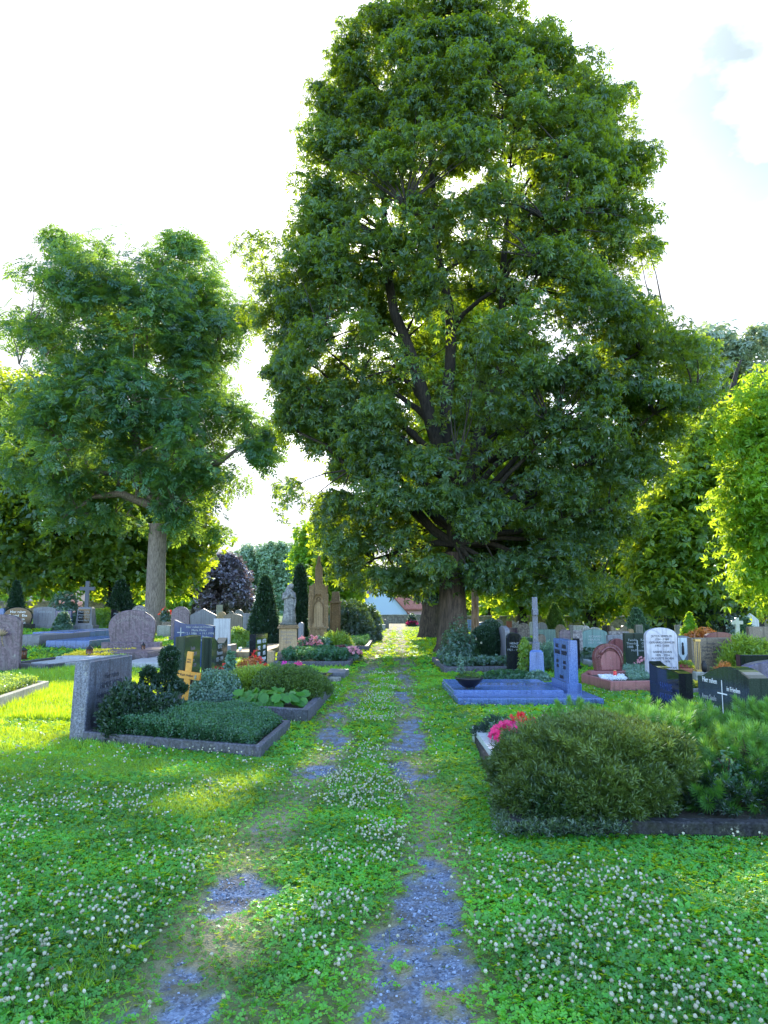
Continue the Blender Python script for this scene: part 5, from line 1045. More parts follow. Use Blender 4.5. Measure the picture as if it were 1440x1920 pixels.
    r = shrub('red flowering plant far down the path on the right', (X(772, 80), 80), (.6, .5, 1.2), 700, L4, .16, 'ivy', name='perennial'); flowers(r, (0, -.2), (.6, .4, .7), 50, .16, 'pink')
# ------------------------------------------------------------------ graves on the right
def graves_right():
    # nearest grave: hedge, pines, begonias
    PR = [(.90, 5.72), (5.6, 5.5), (5.6, 9.4), (1.10, 9.75)]
    kerb_bed('dark weathered kerb around the big hedge grave on the right', PR, .12, .12, 'kerb_dark')
    r = slab_tomb('pale polished kerb plate along the left side of the hedge grave', [(1.08, 7.35), (1.20, 7.32), (1.27, 9.72), (1.09, 9.78)], .185, 'granite_white', 'kerb_plate'); r['category'] = 'kerb plate'
    T = merge_T(spray(7, 3, .085, 40), spray(7, 8, .075, 48))
    def hedge(label, segs, n, mat, size, T, name, up, jit=.35):
        root = thing(name, label, 'shrub', (segs[0][0], segs[0][1], .1)); allp = []; alln = []
        tot = sum(s_[3] * s_[4] for s_ in segs)
        for (cx, cy, cz, rx, rz_, ry) in segs:
            k = int(n * rx * rz_ / tot); d = rdir(k, .1); rad = .70 + .30 * rng.random(k) ** .7 + .10 * rng.random(k) ** 6; lum = 1 + .42 * (fbm(d[:, 0] * 3 + 7 + d[:, 1] * 2, d[:, 2] * 4 + d[:, 0] * 2, 66, 3) - .5) * 2
            dz = d.copy(); dz[:, 2] = np.tanh(1.7 * dz[:, 2]) / math.tanh(1.7); p = dz * (rad * lum)[:, None] * [rx, ry, rz_] + [cx - segs[0][0], cy - segs[0][1], cz - .1]
            if cz - rz_ < 0: pass
            ok = p[:, 2] > 0.0
            for (ox, oy, oz, orx, orz, ory) in segs:
                if (ox, oy) == (cx, cy): continue
                q = ((p[:, 0] + segs[0][0] - ox) / orx) ** 2 + ((p[:, 1] + segs[0][1] - oy) / ory) ** 2 + ((p[:, 2] + .1 - oz) / orz) ** 2; ok &= q > .5
            allp.append(p[ok]); alln.append(d[ok])
        p = np.vstack(allp); d = np.vstack(alln); k = len(p)
        nr = d * .75 + rng.normal(0, jit * 1.3, (k, 3)); nr[:, 2] += up
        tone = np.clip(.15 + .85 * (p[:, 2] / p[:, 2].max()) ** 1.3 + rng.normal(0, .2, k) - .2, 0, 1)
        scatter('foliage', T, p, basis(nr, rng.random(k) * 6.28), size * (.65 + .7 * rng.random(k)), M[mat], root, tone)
        mb = MB()
        for (cx, cy, cz, rx, rz_, ry) in segs:
            for q in range(9):
                a = rng.random() * 6.28; e = (cx - segs[0][0] + math.cos(a) * rx * .7, cy - segs[0][1] + math.sin(a) * ry * .7, cz + rz_ * .55 * rng.random()); mb.tube([(cx - segs[0][0], cy - segs[0][1], -.1), ((cx - segs[0][0] + e[0]) / 2, (cy - segs[0][1] + e[1]) / 2, e[2] * .6), e], [.022, .014, .005], 5)
        mb.build('branches', M['twig'], root); return root
    hedge('wide feathery olive green juniper mound filling the front of the right grave', [(1.42, 6.70, .22, .48, .32, .70), (1.82, 6.60, .27, .54, .34, .80), (2.08, 6.50, .24, .34, .31, .5), (1.62, 6.08, .16, .50, .24, .42), (1.22, 6.15, .12, .32, .22, .42)], 30000, 'yew', .085, T, 'juniper_hedge', .45)
    hedge('dark inner part of the low juniper at the foot of the hedge grave', [(2.9, 6.35, .12, .65, .22, .5), (3.6, 6.2, .12, .6, .20, .45)], 3500, 'conifer', .09, T, 'low_juniper', .45)
    # pines
    PS = pine_shoot(70)
    def pine(label, clus, n, size=.155):
        root = thing('dwarf_pine', label, 'pine', (clus[0][0], clus[0][1], .1)); c0 = clus[0]; ps = []; ns = []
        mb = MB()
        for (cx, cy, cz, r_) in clus:
            k = max(6, int(n * r_ ** 2 / sum(q[3] ** 2 for q in clus))); d = rdir(k, .45); p = d * (r_ * (.65 + .4 * rng.random((k, 1)))) * [1, 1, .8] + [cx - c0[0], cy - c0[1], cz - .1]; ps.append(p); ns.append(d * 1.0 + [0, 0, .55] + rng.normal(0, .22, (k, 3)))
            base = Vector((0, 0, -.08)); c = Vector((cx - c0[0], cy - c0[1], cz - .1)); mb.tube([base, base.lerp(c, .5) + Vector((0, 0, .05)), c], [.03, .02, .012], 6)
            for q in p[::3]: mb.tube([c, Vector(q)], [.010, .005], 4)
        p = np.vstack(ps); nr = np.vstack(ns); ok = p[:, 2] > 0; p, nr = p[ok], nr[ok]; k = len(p)
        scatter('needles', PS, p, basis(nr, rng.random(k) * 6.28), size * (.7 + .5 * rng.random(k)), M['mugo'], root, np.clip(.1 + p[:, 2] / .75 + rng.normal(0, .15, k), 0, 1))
        mb.build('branches', M['twig'], root)
    pine('bright green dwarf pine behind the juniper mound, in the middle of the hedge grave', [(2.95, 7.4, .42, .32), (2.45, 7.6, .40, .30), (3.2, 7.0, .34, .30), (2.65, 7.0, .42, .30), (2.75, 6.45, .32, .26), (2.5, 6.35, .18, .22), (2.45, 6.7, .48, .18), (2.2, 7.5, .38, .22), (3.1, 6.6, .20, .24), (2.35, 7.0, .50, .2), (2.55, 6.15, .18, .2), (2.95, 6.25, .20, .22), (2.95, 6.45, .42, .24), (3.25, 6.4, .34, .24), (2.3, 6.75, .56, .16)], 800)
    pine('bright green dwarf pine at the right edge of the picture', [(3.75, 7.2, .42, .32), (3.5, 7.5, .44, .28), (4.1, 7.0, .36, .32), (3.6, 6.75, .34, .28), (3.35, 6.5, .22, .22), (3.9, 6.5, .25, .25), (4.5, 7.1, .35, .35), (3.55, 7.1, .55, .22)], 520)
    pine('small dark tipped pine behind the juniper mound, before the blue tomb slab', [(2.0, 8.4, .40, .24), (1.85, 8.2, .30, .2), (2.2, 8.5, .28, .22)], 130, .14)
    r = thing('begonias', 'bright pink and red begonias at the left corner of the hedge grave', 'flowers', (1.45, 8.9, .13)); n = 800
    scatter('leaves', L3, rdir(n, .3) * [.30, .55, .14] * (.5 + .5 * rng.random((n, 1))) + [0, 0, .10], basis(rdir(n, 1), rng.random(n) * 6.28), .035 * (.6 + .7 * rng.random(n)), M['rose'], r)
    flowers(r, (-.08, -.25), (.22, .32, .27), 420, .026, 'pink'); flowers(r, (.12, .12), (.22, .28, .32), 170, .026, 'red'); flowers(r, (.42, .1), (.16, .1, .30), 60, .026, 'rosepink')
    cover('low feathery weeds at the left foot of the juniper mound', [(.80, 5.55), (1.7, 5.55), (1.9, 6.1), (.84, 6.4)], 2200, FEATH, .055, 'ivy', .0, .13)
    shrub('small dark feathery plant behind the begonias', (1.35, 9.4, .12), (.28, .2, .20), 900, FEATH, .06, 'conifer')
    shrub('pale green seedling growing out of the juniper mound', (2.65, 6.15, .30), (.14, .08, .22), 60, L3, .05, 'bluegreen', name='seedling', cat='plant')
    # blue tomb
    x0, x1 = 1.22, 3.55; Y0, Y1 = 13.25, 16.3
    slab_tomb('broad lower slab of the blue granite tomb', [(x0 + .02, Y0), (x1 + .15, Y0), (x1 + .15, Y1), (x0 - .02, Y1)], .13, 'granite_blue'); 
    slab_tomb('raised cover slab of the blue granite tomb', [(x0 + .02, Y0 + .75), (3.2, Y0 + .75), (3.2, Y1 - .02), (x0, Y1 - .02)], .19, 'granite_blue')
    r = thing('relief_cross', 'long low relief cross lying on the blue granite tomb', 'ornament', (2.35, 15.1, .19)); MB().box(-.62, .75, -.05, .05, 0, .035, .006).box(.36, .46, -.22, .22, 0, .034, .006).build('bars', M['granite_blue'], r)
    r = headstone('light blue granite stele with dark bronze lettering on the tomb', 3.42, 14.75, 1.22, 1.06, .17, 'flat', 'granite_blue', R(-90), None, plinth=(1.3, .30, .26))
    r.location.z = .0
    for (x_, z_, tx_, sz) in ((-.26, .90, ['KARL', 'SEUFERT'], .11), (.30, .90, ['ANNA', 'SEUFERT'], .11), (-.26, .62, ['1899', '1968'], .09), (.30, .62, ['1904', '1987'], .09), (.04, .34, ['FAMILIE', 'STEINBRENNER'], .09)): text_obj(tx_, sz, M['ink_dark'], r, x_, z_, -.089, depth=.006)
    r = thing('planting_bowl', 'dark shallow metal bowl with small green plants on the blue tomb', 'bowl', (X(878, 14.3), 14.3, .19)); MB().lathe([(.05, .02), (.10, .03), (.18, .09), (.24, .16), (.265, .205), (.25, .205), (.22, .17), (.02, .15)], 28).build('bowl', M['bowl'], r, True)
    for k in range(3): MB().lathe([(.014, 0), (.018, .05)], 8, (.09 * math.cos(k * 2.1), .09 * math.sin(k * 2.1), 0)).build('foot', M['bowl'], r)
    n = 500; scatter('plants', L3, rdir(n, .6) * [.20, .18, .07] + [0, 0, .22], basis(rdir(n, 1), rng.random(n) * 6.28), .028 * (.6 + .8 * rng.random(n)), M['mound'], r)
    shrub('upright leafy seedling growing in the dark bowl', (X(862, 14.3), 14.3, .38), (.10, .1, .42), 160, L3, .035, 'silver', shape='cone', name='seedling', cat='plant')
    # rose bush, thuja, kerb
    kerb_bed('low kerb around the rose and thuja grave beside the big trunk', [(1.55, 20.2), (4.0, 20.4), (4.1, 24), (1.5, 24.5)], .16, .10, 'granite_kerb')
    cover('light green leaves in the rose and thuja grave', [(1.6, 20.4), (3.9, 20.6), (4, 23.8), (1.6, 24)], 4000, L4, .06, 'rose', .14, .28)
    r = shrub('loose green rose bush at the foot of the big trunk', (X(868, 21.3), 21.3, .12), (.56, .5, 1.12), 3400, L4, .055, 'rose', lump=.5, stems=6, inner=.35); flowers(r, (0, 0), (.5, .4, 1.2), 9, .05, 'white')
    shrub('dark dense thuja ball right of the rose bush', (X(917, 22), 22, .1), (.44, .44, 1.12), 6000, SP1, .10, 'conifer', shape='cone', name='thuja', up=.9, lump=.1) if False else shrub('dark dense thuja ball right of the rose bush', (X(915, 22), 22, .1), (.44, .44, 1.15), 7500, SP1, .10, 'conifer', shape='ball', name='thuja', up=1.3, lump=.3, nrm_j=.3)
    headstone('narrow end on grey stone right of the thuja ball', X(944, 21.5), 21.5, .9, 1.18, .13, 'arch', 'granite_grey', R(-86))
    # blue cross on pedestal
    Y = 18.5; r = thing('stone_cross', 'blue grey granite cross on a rough carved pedestal, seen end on', 'grave cross', (X(1003, Y), Y, 0), R(-97)); g = M['granite_speck']
    MB().box(-.24, .24, -.18, .18, -.08, .68, .05, .86).build('pedestal', M['granite_blue'], r); MB().box(-.10, .10, -.085, .085, .68, .86, .02).build('collar', g, r); MB().box(-.062, .062, -.062, .062, .86, 1.92, .01).box(-.27, .27, -.061, .061, 1.50, 1.63, .01).build('cross', M['granite_speck'], r)
    tg = MB(); 
    for k in range(5): tg.tube([(-.205, -.10 + .04 * k, .15), (-.212, -.02 + .03 * (k % 3), .35), (-.207, .06 - .05 * (k % 2), .6)], .006, 4)
    tg.build('carved_tendrils', M['granite_light'], r)
    shrub('lime green climber left of the stone cross pedestal', (X(982, 18.6), 18.6), (.17, .17, .95), 650, L4, .06, 'lime', shape='column', name='climber', cat='plant')
    shrub('grey green low bush at the foot of the stone cross pedestal', (X(1003, 17.6), 17.6), (.36, .2, .28), 1300, L4, .045, 'silver')
    shrub('low green perennials left of the stone cross', (X(950, 17.8), 17.8), (.75, .3, .26), 2200, L4, .05, 'bluegreen')
    # dark stones nearer right
    def rt(a, b_): return a, b_
    r = headstone('black glossy stone with hollow curved top and raised blue letters', 4.32, 11.85, 1.25, .80, .20, 'dip', 'black', R(-90), ['FAMILIE', 'KRAUSE'], 'ink_blue', .15, tz=.42, tx=.1, plinth=(1.4, .10, .3)); r.scale = (1, 1, 1)
    r = headstone('broad dark green stone with swung top, thin white cross and white script', 4.42, 10.0, 1.42, .90, .24, 'slope', 'black_green', R(-88), None, plinth=None)
    text_obj(['Hier ruhen'], .095, M['ink_white'], r, -.34, .66, -.121); text_obj(['in Frieden'], .085, M['ink_white'], r, .30, .60, -.121); text_obj(['Anna Saule', '* 16.11.1903', 'Josef Saule', '* 5.6.1898'], .095, M['ink_grey'], r, -.38, .44, -.121, space=1.3); text_obj(['Maria'], .095, M['ink_grey'], r, .35, .40, -.121)
    MB().box(-.008, .008, -.1225, -.118, .10, .72).box(-.13, .13, -.1228, -.1182, .545, .56).build('thin_cross', M['ink_white'], r)
    r = headstone('dark violet stone with large white letters cut by the right edge', X(1386, 11.3) + .72, 11.3, 1.44, .90, .22, 'arch', 'purple_dark', R(3), None)
    for (t_, s_, z_, x_) in (('MA', .125, .70, -.43), ('KA', .105, .565, -.355), ('* 1.', .08, .47, -.40), ('+ 17.', .08, .385, -.42), ('KATH', .105, .28, -.44), ('* 31.', .08, .195, -.40), ('+ 8.', .08, .11, -.41)): text_obj([t_], s_, M['ink_white'], r, x_, z_, -.112, align='LEFT')
    headstone('plain black stone with straight top at the right edge', X(1379, 14.3) + .6, 14.3, 1.2, .80, .2, 'flat', 'black', 0)
    shrub('dark ground cover at the foot of the dark green stone', (4.0, 8.9), (.5, .4, .32), 1200, L4, .05, 'bluegreen')
    r = shrub('small yellow flower cluster between the black and the dark green stone', (X(1294, 9.6), 9.6, .12), (.13, .12, .36), 250, L3, .03, 'bluegreen', name='perennial'); flowers(r, (0, -.05), (.07, .06, .40), 40, .022, 'yellow')
    # pink arc stone
    Y = 17.6; xq = X(1136, Y)
    kerb_bed('pinkish granite kerb around the heart arc grave', [(X(1104, 16.4), 17.2), (X(1140, 15.4), 15.4), (X(1230, 15.6), 15.6), (X(1200, 18.4), 18.4), (X(1104, 18.2), 18.4)], .22, .10, 'pink_stone', 'soil')
    r = headstone('pink granite stone with dark carved arc and scrolls above a smooth panel', xq, Y, .66, .86, .18, 'bell', 'red_stone', R(6), plinth=(.90, .26, .28), pmat=M['pink_stone'])
    mb = MB(); pts = [(.27 * math.cos(R(t)) + .02, -.10, .36 + .42 * math.sin(R(t))) for t in np.linspace(0, 140, 14)]; mb.tube(pts, [.02 + .012 * (i / 13) for i in range(14)], 8)
    for (cx_, cz_, rr0) in ((-.19, .66, .06), (-.24, .56, .05), (-.10, .72, .04)): mb.tube([(cx_ + rr0 * (1 - t / 9) * math.cos(t), -.10, cz_ + rr0 * (1 - t / 9) * math.sin(t)) for t in np.linspace(0, 8, 16)], .013, 6)
    mb.build('carved_arc', M['red_stone'], r, True); MB().prism([(a_ * .8 + .03, .29 + b_ * .68) for a_, b_ in outline('bell', .56, .60)], -.097, -.08, .004).build('smooth_panel', M['pink_stone'], r)
    r = thing('grave_candle', 'red grave candle on a white plate by the pink arc stone', 'candle', (X(1149, 16.6), 16.6, .19)); MB().lathe([(.035, 0), (.04, .02), (.036, .13), (.03, .14)], 12).build('glass', M['redglass'], r, True); MB().lathe([(.028, .14), (.03, .155), (.01, .16)], 12).build('lid', M['gold'], r, True)
    cover('white blossoms and pebbles around the red candle', [(X(1120, 16.2), 16.0), (X(1165, 16.2), 16.0), (X(1165, 17), 17), (X(1118, 17), 17)], 900, L3, .03, 'daisy', .17, .05)
    cover('sparse green plants right of the red candle', [(X(1170, 16.2), 15.9), (X(1215, 16.2), 15.9), (X(1200, 18), 18), (X(1165, 18), 18)], 1500, L3, .04, 'silver', .17, .12)
    # teal stone
    Y = 26.5; h = Z(1180, Y); headstone('teal green stone with gently arched top and small white cross', X(1113, Y), Y, X(1136, Y) - X(1090, Y), h, .2, 'arch', 'teal', R(-3), ['RICHARD', 'BRAUN', '1907 - 1983'], 'ink_grey', .10, tz=h * .72)
    kerb_bed('pale kerb of the clipped box grave before the teal stone', [(X(1080, 24.3), 25.8), (X(1112, 22), 21.4), (X(1150, 22), 21.4), (X(1140, 24.5), 25.8)], .16, .12, 'granite_light'); shrub('low clipped dark box plants before the teal stone', (X(1105, 24), 24, .1), (.62, .8, .36), 3000, L4, .05, 'ivy')
    Y = 22; h = Z(1197, Y); headstone('dark red stone with pointed arch top behind the pink arc stone', X(1154, Y), Y, X(1171, Y) - X(1138, Y), h, .2, 'round', 'red_stone', 0)
    Y = 20.5; h = Z(1187, Y); headstone('dark bronze brown double stone with pale central cross left of the marble stele', X(1190, Y), Y, X(1212, Y) - X(1167, Y), h, .2, 'flat', 'black_green', R(2), ['Familie    Karl', 'Theodor    Otto', '1888         1920', 'Hoffmann'], 'ink_grey', .085, tz=h * .80, cross=(.0, h * .62, .40, .06))
    r = shrub('pink flowers before the dark double stone', (X(1200, 19.6), 19.6), (.30, .2, .35), 500, L3, .05, 'ivy', name='perennial'); flowers(r, (0, 0), (.28, .2, .45), 40, .035, 'rosepink')
    kerb_bed('grey kerb of the planted grave left of the marble stele', [(X(1160, 19), 19.8), (X(1190, 17.3), 17.2), (X(1262, 17.3), 17.2), (X(1240, 19), 19.8)], .16, .10, 'granite_light'); cover('grey green cushion plants left of the marble stele', [(X(1168, 19), 19.6), (X(1195, 17.4), 17.4), (X(1255, 17.4), 17.4), (X(1235, 19), 19.6)], 2600, L3, .04, 'silver', .12, .16)
    Y = 16.8; h = Z(1177, Y); headstone('white veined marble stele with grey lettering', X(1236, Y), Y, X(1265, Y) - X(1207, Y), h, .16, 'arch', 'marble', R(2), ['JUTTA SIMMLER', '1934 - 1988', 'GERHARD SIMMLER', '1932 - 2006', ' ', 'SABINE HORN', '1870 - 1954', 'AUGUSTE HORN', '1898 - 1979', ' ', 'ZUM GEDENKEN AN', 'OTTO HORN'], 'ink_soft', .062, tz=h * .83, space=None) if False else None
    r = headstone('white veined marble stele with grey lettering', X(1236, Y), Y, X(1265, Y) - X(1207, Y), h, .16, 'arch', 'marble', R(2)); text_obj(['JUTTA SIMMLER', '1934 - 1988', 'GERHARD SIMMLER', '1932 - 2006', ' ', 'SABINE HORN', '1870 - 1954', 'AUGUSTE HORN', '1898 - 1979', ' ', 'ZUM GEDENKEN AN', 'OTTO HORN'], .064, M['ink_dark'], r, 0, h * .84, -.0815, space=1.05)
    shrub('dark rosette plants at the foot of the marble stele', (X(1255, 15.6), 15.6), (.45, .3, .34), 1200, L4, .05, 'rose')
    Y = 19.5; h = Z(1192, Y); r = headstone('grey stone with white shield and dark carved figure right of the marble stele', X(1276, Y), Y, X(1294, Y) - X(1258, Y), h, .18, 'arch', 'granite_grey', 0); MB().prism([(-.02, h * .35), (.09, h * .55), (.09, h * .95), (-.13, h * .95), (-.13, h * .55)], -.097, -.085, .003).build('shield', M['granite_white'], r); MB().lathe([(.02, 0), (.035, .03), (.03, .2), (.022, .24), (.028, .28), (.01, .31)], 10, (-.02, -.10, h * .52), 1, .4).build('figure', M['iron'], r, True)
    r = thing('flower_pot', 'terracotta bowl of pink and yellow flowers beside the marble stele', 'flower pot', (X(1279, 17.2), 17.2, .2)); MB().lathe([(.10, -.2), (.12, 0), (.17, .12), (.18, .15), (.15, .15), (.02, .12)], 18).build('pot', M['terracotta'], r, True); n = 350; scatter('leaves', L3, rdir(n, .6) * [.18, .16, .10] + [0, 0, .2], basis(rdir(n, 1), rng.random(n) * 6.28), np.full(n, .04), M['lime'], r); flowers(r, (-.04, 0), (.17, .15, .32), 60, .03, 'pink'); flowers(r, (.1, 0), (.10, .12, .34), 25, .03, 'yellow')
    Y = 17.8; h = Z(1196, Y); headstone('wide brown polished stone with faint dark lettering behind the tall lantern', X(1326, Y), Y, X(1363, Y) - X(1290, Y), h, .24, 'flat', 'brown_stone', R(2), ['Familie', 'Ludwig Maier', 'Barbara Maier', 'geb. Roth', 'Georg Maier'], 'ink_dark', .075, tz=h * .85, plinth=(1.0, .22, .34))
    r = thing('tall_lantern', 'slim brass lantern post in front of the wide brown stone', 'lantern', (X(1304, 16.6), 16.6, .0)); MB().box(-.09, .09, -.09, .09, -.02, .32, .02).build('foot', M['concrete'], r); MB().box(-.055, .055, -.055, .055, .32, .36).box(-.045, -.035, -.045, -.035, .36, .95).box(.035, .045, -.045, -.035, .36, .95).box(-.045, -.035, .035, .045, .36, .95).box(.035, .045, .035, .045, .36, .95).build('post_frame', M['gold'], r); MB().box(-.06, .06, -.06, .06, .95, 1.0, .01).build('cap', M['gold'], r)
    r = thing('vase', 'small dark vase before the wide brown stone', 'vase', (X(1315, 16.7), 16.7, .3)); MB().lathe([(.04, 0), (.06, .06), (.065, .16), (.03, .21), (.04, .24)], 14).build('body', M['iron'], r, True); MB().box(-.12, .5, -.1, .1, -.3, 0, .01).build('stand', M['granite_grey'], r)
    r = shrub('yellow flowering plants between the lantern post and the pinkish bush', (X(1318, 15.6), 15.6), (.55, .25, .22), 800, L3, .05, 'lime', name='perennial'); flowers(r, (-.25, 0), (.3, .2, .26), 70, .035, 'yellow')
    shrub('pinkish red feathery bush before the wide brown stone', (X(1354, 15.2), 15.2), (.20, .2, .50), 500, FEATH, .14, 'orangeleaf', up=1.2, upright=True)
    kerb_bed('kerb of the yellow flowering grave before the wide brown stone', [(X(1262, 15), 15.0), (X(1375, 15), 15.0), (X(1375, 16), 16.4), (X(1262, 16), 16.4)], .12, .10, 'granite_grey')
    Y = 24; h = Z(1185, Y); headstone('dark red low arched stone behind the wide brown one', X(1345, Y), Y, X(1370, Y) - X(1320, Y), h, .2, 'arch', 'red_stone', 0)
    r = shrub('orange leaved bush behind the wide brown stone', (X(1318, 25.5), 25.5), (.95, .6, 1.0), 2200, L4, .09, 'orangeleaf')
    shrub('yellow green young shrub behind the orange bush', (X(1292, 28), 28), (.55, .5, 1.5), 1500, L4, .12, 'bright', shape='cone')
    shrub('golden green arching ornamental bush at the right', (X(1398, 17.5), 17.5), (.62, .5, .95), 1400, FEATH, .24, 'lime', up=.5, lump=.5)
    headstone('brown stone with dark bird relief at the right edge', X(1432, 21.5), 21.5, .95, Z(1175, 21.5), .2, 'flat', 'brown_stone', 0)
    shrub('orange flowering plant beside the brown bird stone', (X(1411, 20.5), 20.5), (.2, .2, .75), 400, L4, .07, 'orangeleaf')
    Y = 33; r = thing('white_cross', 'white stone cross on a slim base before the ivy trunk', 'grave cross', (X(1381, Y), Y, 0)); MB().box(-.14, .14, -.14, .14, -.1, .5, .02).box(-.08, .08, -.06, .06, .5, 1.30, .01, .9).build('shaft', M['granite_white'], r); MB().box(-.24, .24, -.05, .05, 1.02, 1.17, .01).build('arms', M['granite_white'], r)
    headstone('small white star topped stone right of the white cross', X(1406, 40), 40, .8, Z(1150, 40), .2, 'gable', 'granite_white', 0)
    shrub('grey green conifer beside the white cross', (X(1397, 36), 36), (.5, .5, 1.2), 1200, SP1, .15, 'silver', shape='cone', name='conifer', cat='tree')
    # far field of stones on the right: px0, px1, top, shape, material, height, label
    F = [(876, 886, 1162, 'flat', 'granite_blue', .9, 'narrow pale blue stone left of the bare trunk'), (896, 917, 1166, 'arch', 'granite_blue', .95, 'blue grey arched stone right of the bare trunk'), (918, 931, 1168, 'round', 'black', .85, 'small dark round topped stone above the thuja ball'),
         (929, 943, 1162, 'round', 'granite_grey', 1.0, 'grey round topped stone against the far wall'), (949, 960, 1165, 'flat', 'woodbrown', .8, 'plain reddish brown square marker by the far wall'), (960, 972, 1163, 'wave', 'mottled', 1.0, 'rough pale stone beside the reddish square marker'),
         (970, 992, 1168, 'round', 'mottled', 1.0, 'round stone with pale ring left of the blue cross shaft'), (929, 970, 1177, 'flat', 'purple', .75, 'wide flat violet stone behind the dark lettered one'), (948, 976, 1186, 'arch', 'black', 1.05, 'dark stone with small white lettering left of the lime climber'),
         (1005, 1025, 1167, 'round', 'granite_grey', 1.0, 'grey round stone right of the blue cross shaft'), (1005, 1040, 1180, 'flat', 'teal', .85, 'wide dark teal stone right of the blue cross'), (1006, 1021, 1189, 'round', 'brown_stone', .75, 'small brown round stone before the wide teal one'),
         (1040, 1060, 1171, 'shoulder', 'brown_stone', .95, 'brown stone with stepped shoulders in the far field'), (1047, 1068, 1180, 'arch', 'purple', .95, 'violet brown stone with an orange panel'), (1066, 1074, 1172, 'flat', 'granite_grey', 1.0, 'narrow grey stone behind the pale ones'),
         (1073, 1092, 1173, 'flat', 'granite_light', .9, 'light stone with straight top in the far field'), (1073, 1090, 1182, 'flat', 'mottled', 1.0, 'mottled square stone before the light straight topped one'), (1071, 1084, 1197, 'flat', 'black', .85, 'black box shaped stone right of the blue stele'),
         (1090, 1104, 1173, 'round', 'marble', .95, 'white round topped stone behind the teal stone'), (1104, 1124, 1176, 'arch', 'granite_light', .9, 'pale arched stone behind the teal stone'), (1143, 1165, 1174, 'wave', 'brown_stone', 1.0, 'brown stone with swung top in the far field'),
         (1140, 1177, 1184, 'flat', 'mottled', .85, 'wide mottled stone behind the dark red arch'), (1136, 1168, 1191, 'flat', 'granite_grey', .9, 'wide grey stone with faint writing left of the dark double stone'), (1163, 1174, 1173, 'round', 'brown_stone', .95, 'small brown round stone right of the swung brown one'),
         (1128, 1143, 1172, 'arch', 'black', .9, 'black stone in the shade behind the teal one'), (1176, 1186, 1179, 'round', 'sandstone_clean', .9, 'small ochre stone behind the dark double stone'), (1024, 1034, 1170, 'flat', 'brown_stone', .9, 'small dark brown stone against the conical thuja'),
         (992, 1000, 1166, 'arch', 'granite_light', .9, 'pale sliver of stone behind the blue cross shaft'), (1190, 1203, 1172, 'flat', 'granite_grey', .95, 'grey stone left of the marble stele in the shade'), (1264, 1276, 1172, 'flat', 'granite_grey', 1.0, 'dim grey stone right of the marble stele in the shade')]
    texts = {8: (['HEINZ', 'WOLF', '1921 - 1997'], 'ink_grey', .075), 22: (['FAMILIE VOGT'], 'ink_grey', .10), 13: (['MARTHA', 'KLEIN'], 'ink_soft', .12)}
    used = set()
    for k, (p0, p1, pt, sh, mt, h, lb) in enumerate(F):
        Y = (EYE - h) * 1465 / (pt - 1145.2); Y = min(Y, 62); h = Z(pt, Y); xm = X((p0 + p1) / 2, Y); wd = X(p1, Y) - X(p0, Y); t = texts.get(k)
        r = headstone(lb, xm, Y, wd, h, .18, sh, mt, R(random.uniform(-6, 6)), t[0] if t else None, t[1] if t else 'ink_grey', t[2] if t else .1, tz=h * .72, plinth=(wd * 1.15, .14, .28))
        if k == 13: MB().box(-.34, -.20, -.11, -.095, .25, .55, .003).build('orange_panel', M['wood'], r)
        # the bed in front of it
        if wd > .5 and Y < 50: kerb_bed('low kerb before the ' + lb, quad(xm - wd * .6, xm + wd * .6, Y - 1.9, Y - .25), .14, .10, random.choice(['granite_light', 'granite_grey', 'granite_kerb'])); cover('low plants before the ' + lb, quad(xm - wd * .5, xm + wd * .5, Y - 1.8, Y - .4), 500, L4, .07, random.choice(['rose', 'silver', 'lime', 'bluegreen']), .1, .22)
    shrub('conical green thuja with light tips in the far right field', (X(1040, 41), 41), (.62, .6, 1.85), 3600, SP1, .18, 'mound', shape='cone', name='thuja', cat='tree', up=1)
    shrub('pale ornamental grass clump right of the blue cross pedestal', (X(1024, 21), 21), (.30, .3, .62), 500, FEATH, .2, 'silver', up=1)
    shrub('spiky pale green plant before the dark lettered stone', (X(961, 22.3), 22.3), (.25, .25, .36), 300, FEATH, .14, 'silver', up=1)
    # far right dark stuff
    shrub('dark green bush in the shade right of the marble stele', (X(1250, 48), 48), (2.2, 1.2, 1.3), 3000, L4, .22, 'ivy')
    shrub('blue green conifer behind the wide mottled stone', (X(1193, 44), 44), (.8, .8, 1.6), 1800, SP1, .2, 'silver', shape='cone', name='conifer', cat='tree')

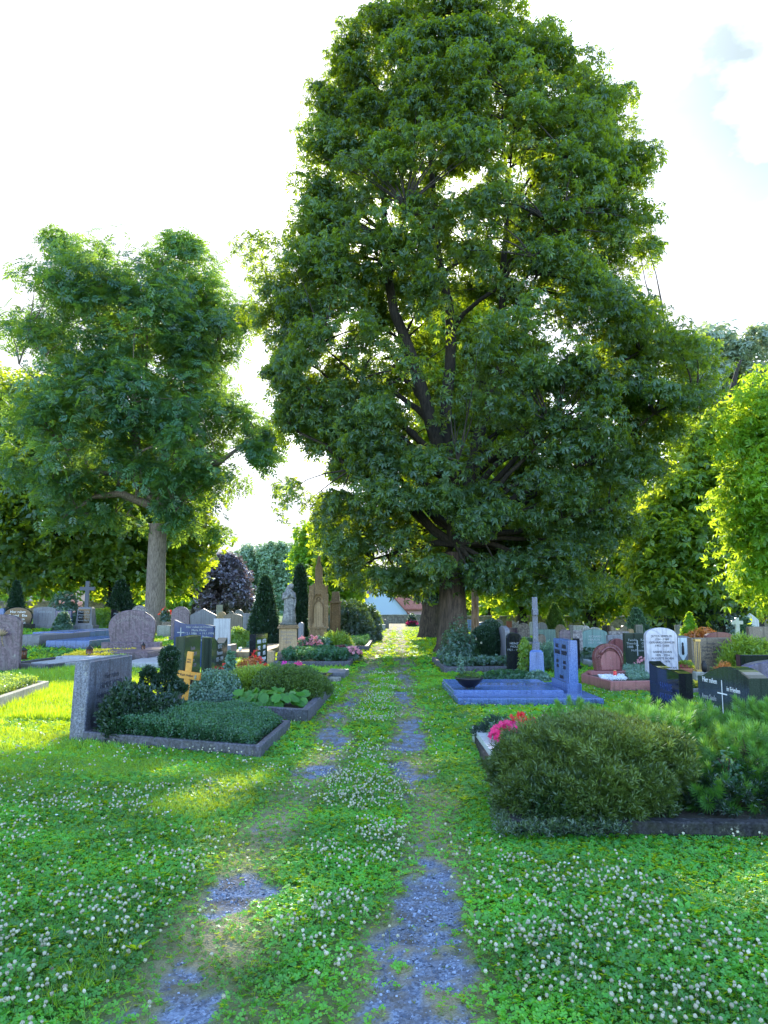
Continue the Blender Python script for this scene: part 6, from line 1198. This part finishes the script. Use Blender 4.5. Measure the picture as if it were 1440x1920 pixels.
# ------------------------------------------------------------------ walls and houses beyond
def beyond():
    def wall(label, x0, x1, y, h, z0=0):
        r = thing('cemetery_wall', label, 'wall', ((x0 + x1) / 2, y, z0)); w_ = (x1 - x0) / 2
        n = int((x1 - x0) / .7); MB().box(-w_, w_, -.25, .25, -.3, h - .12).build('masonry', M['wallstone'], r); mb = MB()
        for k in range(n): a = -w_ + 2 * w_ * k / n; mb.box(a + .01, a + 2 * w_ / n - .01, -.33, .33, h - .12, h + .02 * random.random(), .015)
        mb.build('coping', M['concrete'], r)
    wall('rubble stone cemetery wall closing the far end of the path', X(640, 98), X(830, 98), 98, 1.1)
    wall('long sunlit rubble wall behind the far right graves', X(832, 70), X(1090, 70), 70, 1.12)
    wall('rubble wall behind the shady graves on the far right', X(1095, 72), X(1560, 72), 72, 1.1)
    wall('pale stone wall behind the left graves', X(-60, 66), X(215, 66), 66, 1.5, .9)
    wall('low wall section behind the ash trunk', X(225, 90), X(520, 90), 90, .9, .8)
    def house(label, x, y, w_, d, he, hr, rz, mat, roof, wins, z0=0, name='house'):
        r = thing(name, label, 'house', (x, y, z0), rz); a = w_ / 2
        MB().prism([(a, -.3), (a, he), (0, hr), (-a, he), (-a, -.3)], -d / 2, d / 2, .01).build('wall', M[mat], r)
        s = (hr - he) / a; mb = MB()
        for sg in (-1, 1):
            e = a + .5; v = [(sg * e, -d / 2 - .35, he - s * .5 + .04), (0, -d / 2 - .35, hr + .06), (0, d / 2 + .35, hr + .06), (sg * e, d / 2 + .35, he - s * .5 + .04)]; v += [(p_[0], p_[1], p_[2] + .2) for p_ in v]
            mb.add(v, [(0, 1, 2, 3), (7, 6, 5, 4), (0, 4, 5, 1), (3, 2, 6, 7), (0, 3, 7, 4)])
        mb.build('roof', M[roof], r)
        for (wx, wz, ww, wh) in wins:
            f = MB().box(wx - ww / 2 - .08, wx + ww / 2 + .08, -d / 2 - .05, -d / 2 + .02, wz - wh / 2 - .08, wz + wh / 2 + .08).build('window', M['plaster_white'], r); MB().box(wx - ww / 2, wx - .04, -d / 2 - .07, -d / 2 - .04, wz - wh / 2, wz + wh / 2).box(wx + .04, wx + ww / 2, -d / 2 - .07, -d / 2 - .04, wz - wh / 2, wz + wh / 2).build('pane', M['windowglass'], f)
        return r
    house('large pale blue gabled house end beyond the far wall', X(712, 118), 124, 8.4, 12, 1.8, 6.4, 0, 'plaster_blue', 'rooftile', [], -.6)
    house('white gabled house behind the pale blue one', X(752, 140), 146, 9.5, 12, 5.0, 8.6, R(90), 'plaster_white', 'roofdark', [], -.6)
    house('small reddish house with tiled roof right of the white gable', X(783, 128), 133, 5.5, 9, 2.6, 5.0, R(90), 'plaster_pink', 'rooftile', [(0, 1.4, 1.2, 1.2)], -.5)
    house('brown house with balcony windows glimpsed under the lime tree', X(66, 92), 96, 6.2, 8, 3.8, 6.5, R(0), 'plaster_pink', 'roofdark', [(-.6, 2.5, 2.0, 1.2), (1.6, 2.4, .9, 1.4)], 1.0)

    n = 26000; x = rng.uniform(-150, 170, n); y = rng.uniform(165, 185, n); top = 4.5 + 4.5 * fbm(x * .09, 0 * x, 5, 3); z = top * rng.random(n) ** .7
    o = scatter('distant_wood', loose(5, 60, .7), np.stack([x, y, z], 1), basis(rdir(n, .6), rng.random(n) * 6.28), .9 + .8 * rng.random(n), M['backtree'], rnd=np.clip(z / 8 + rng.normal(0, .2, n), 0, 1)); tag(o, 'distant green wood behind the houses and walls', 'wood', kind='stuff')
graves_left(); graves_right(); beyond(); trees(); lawn()
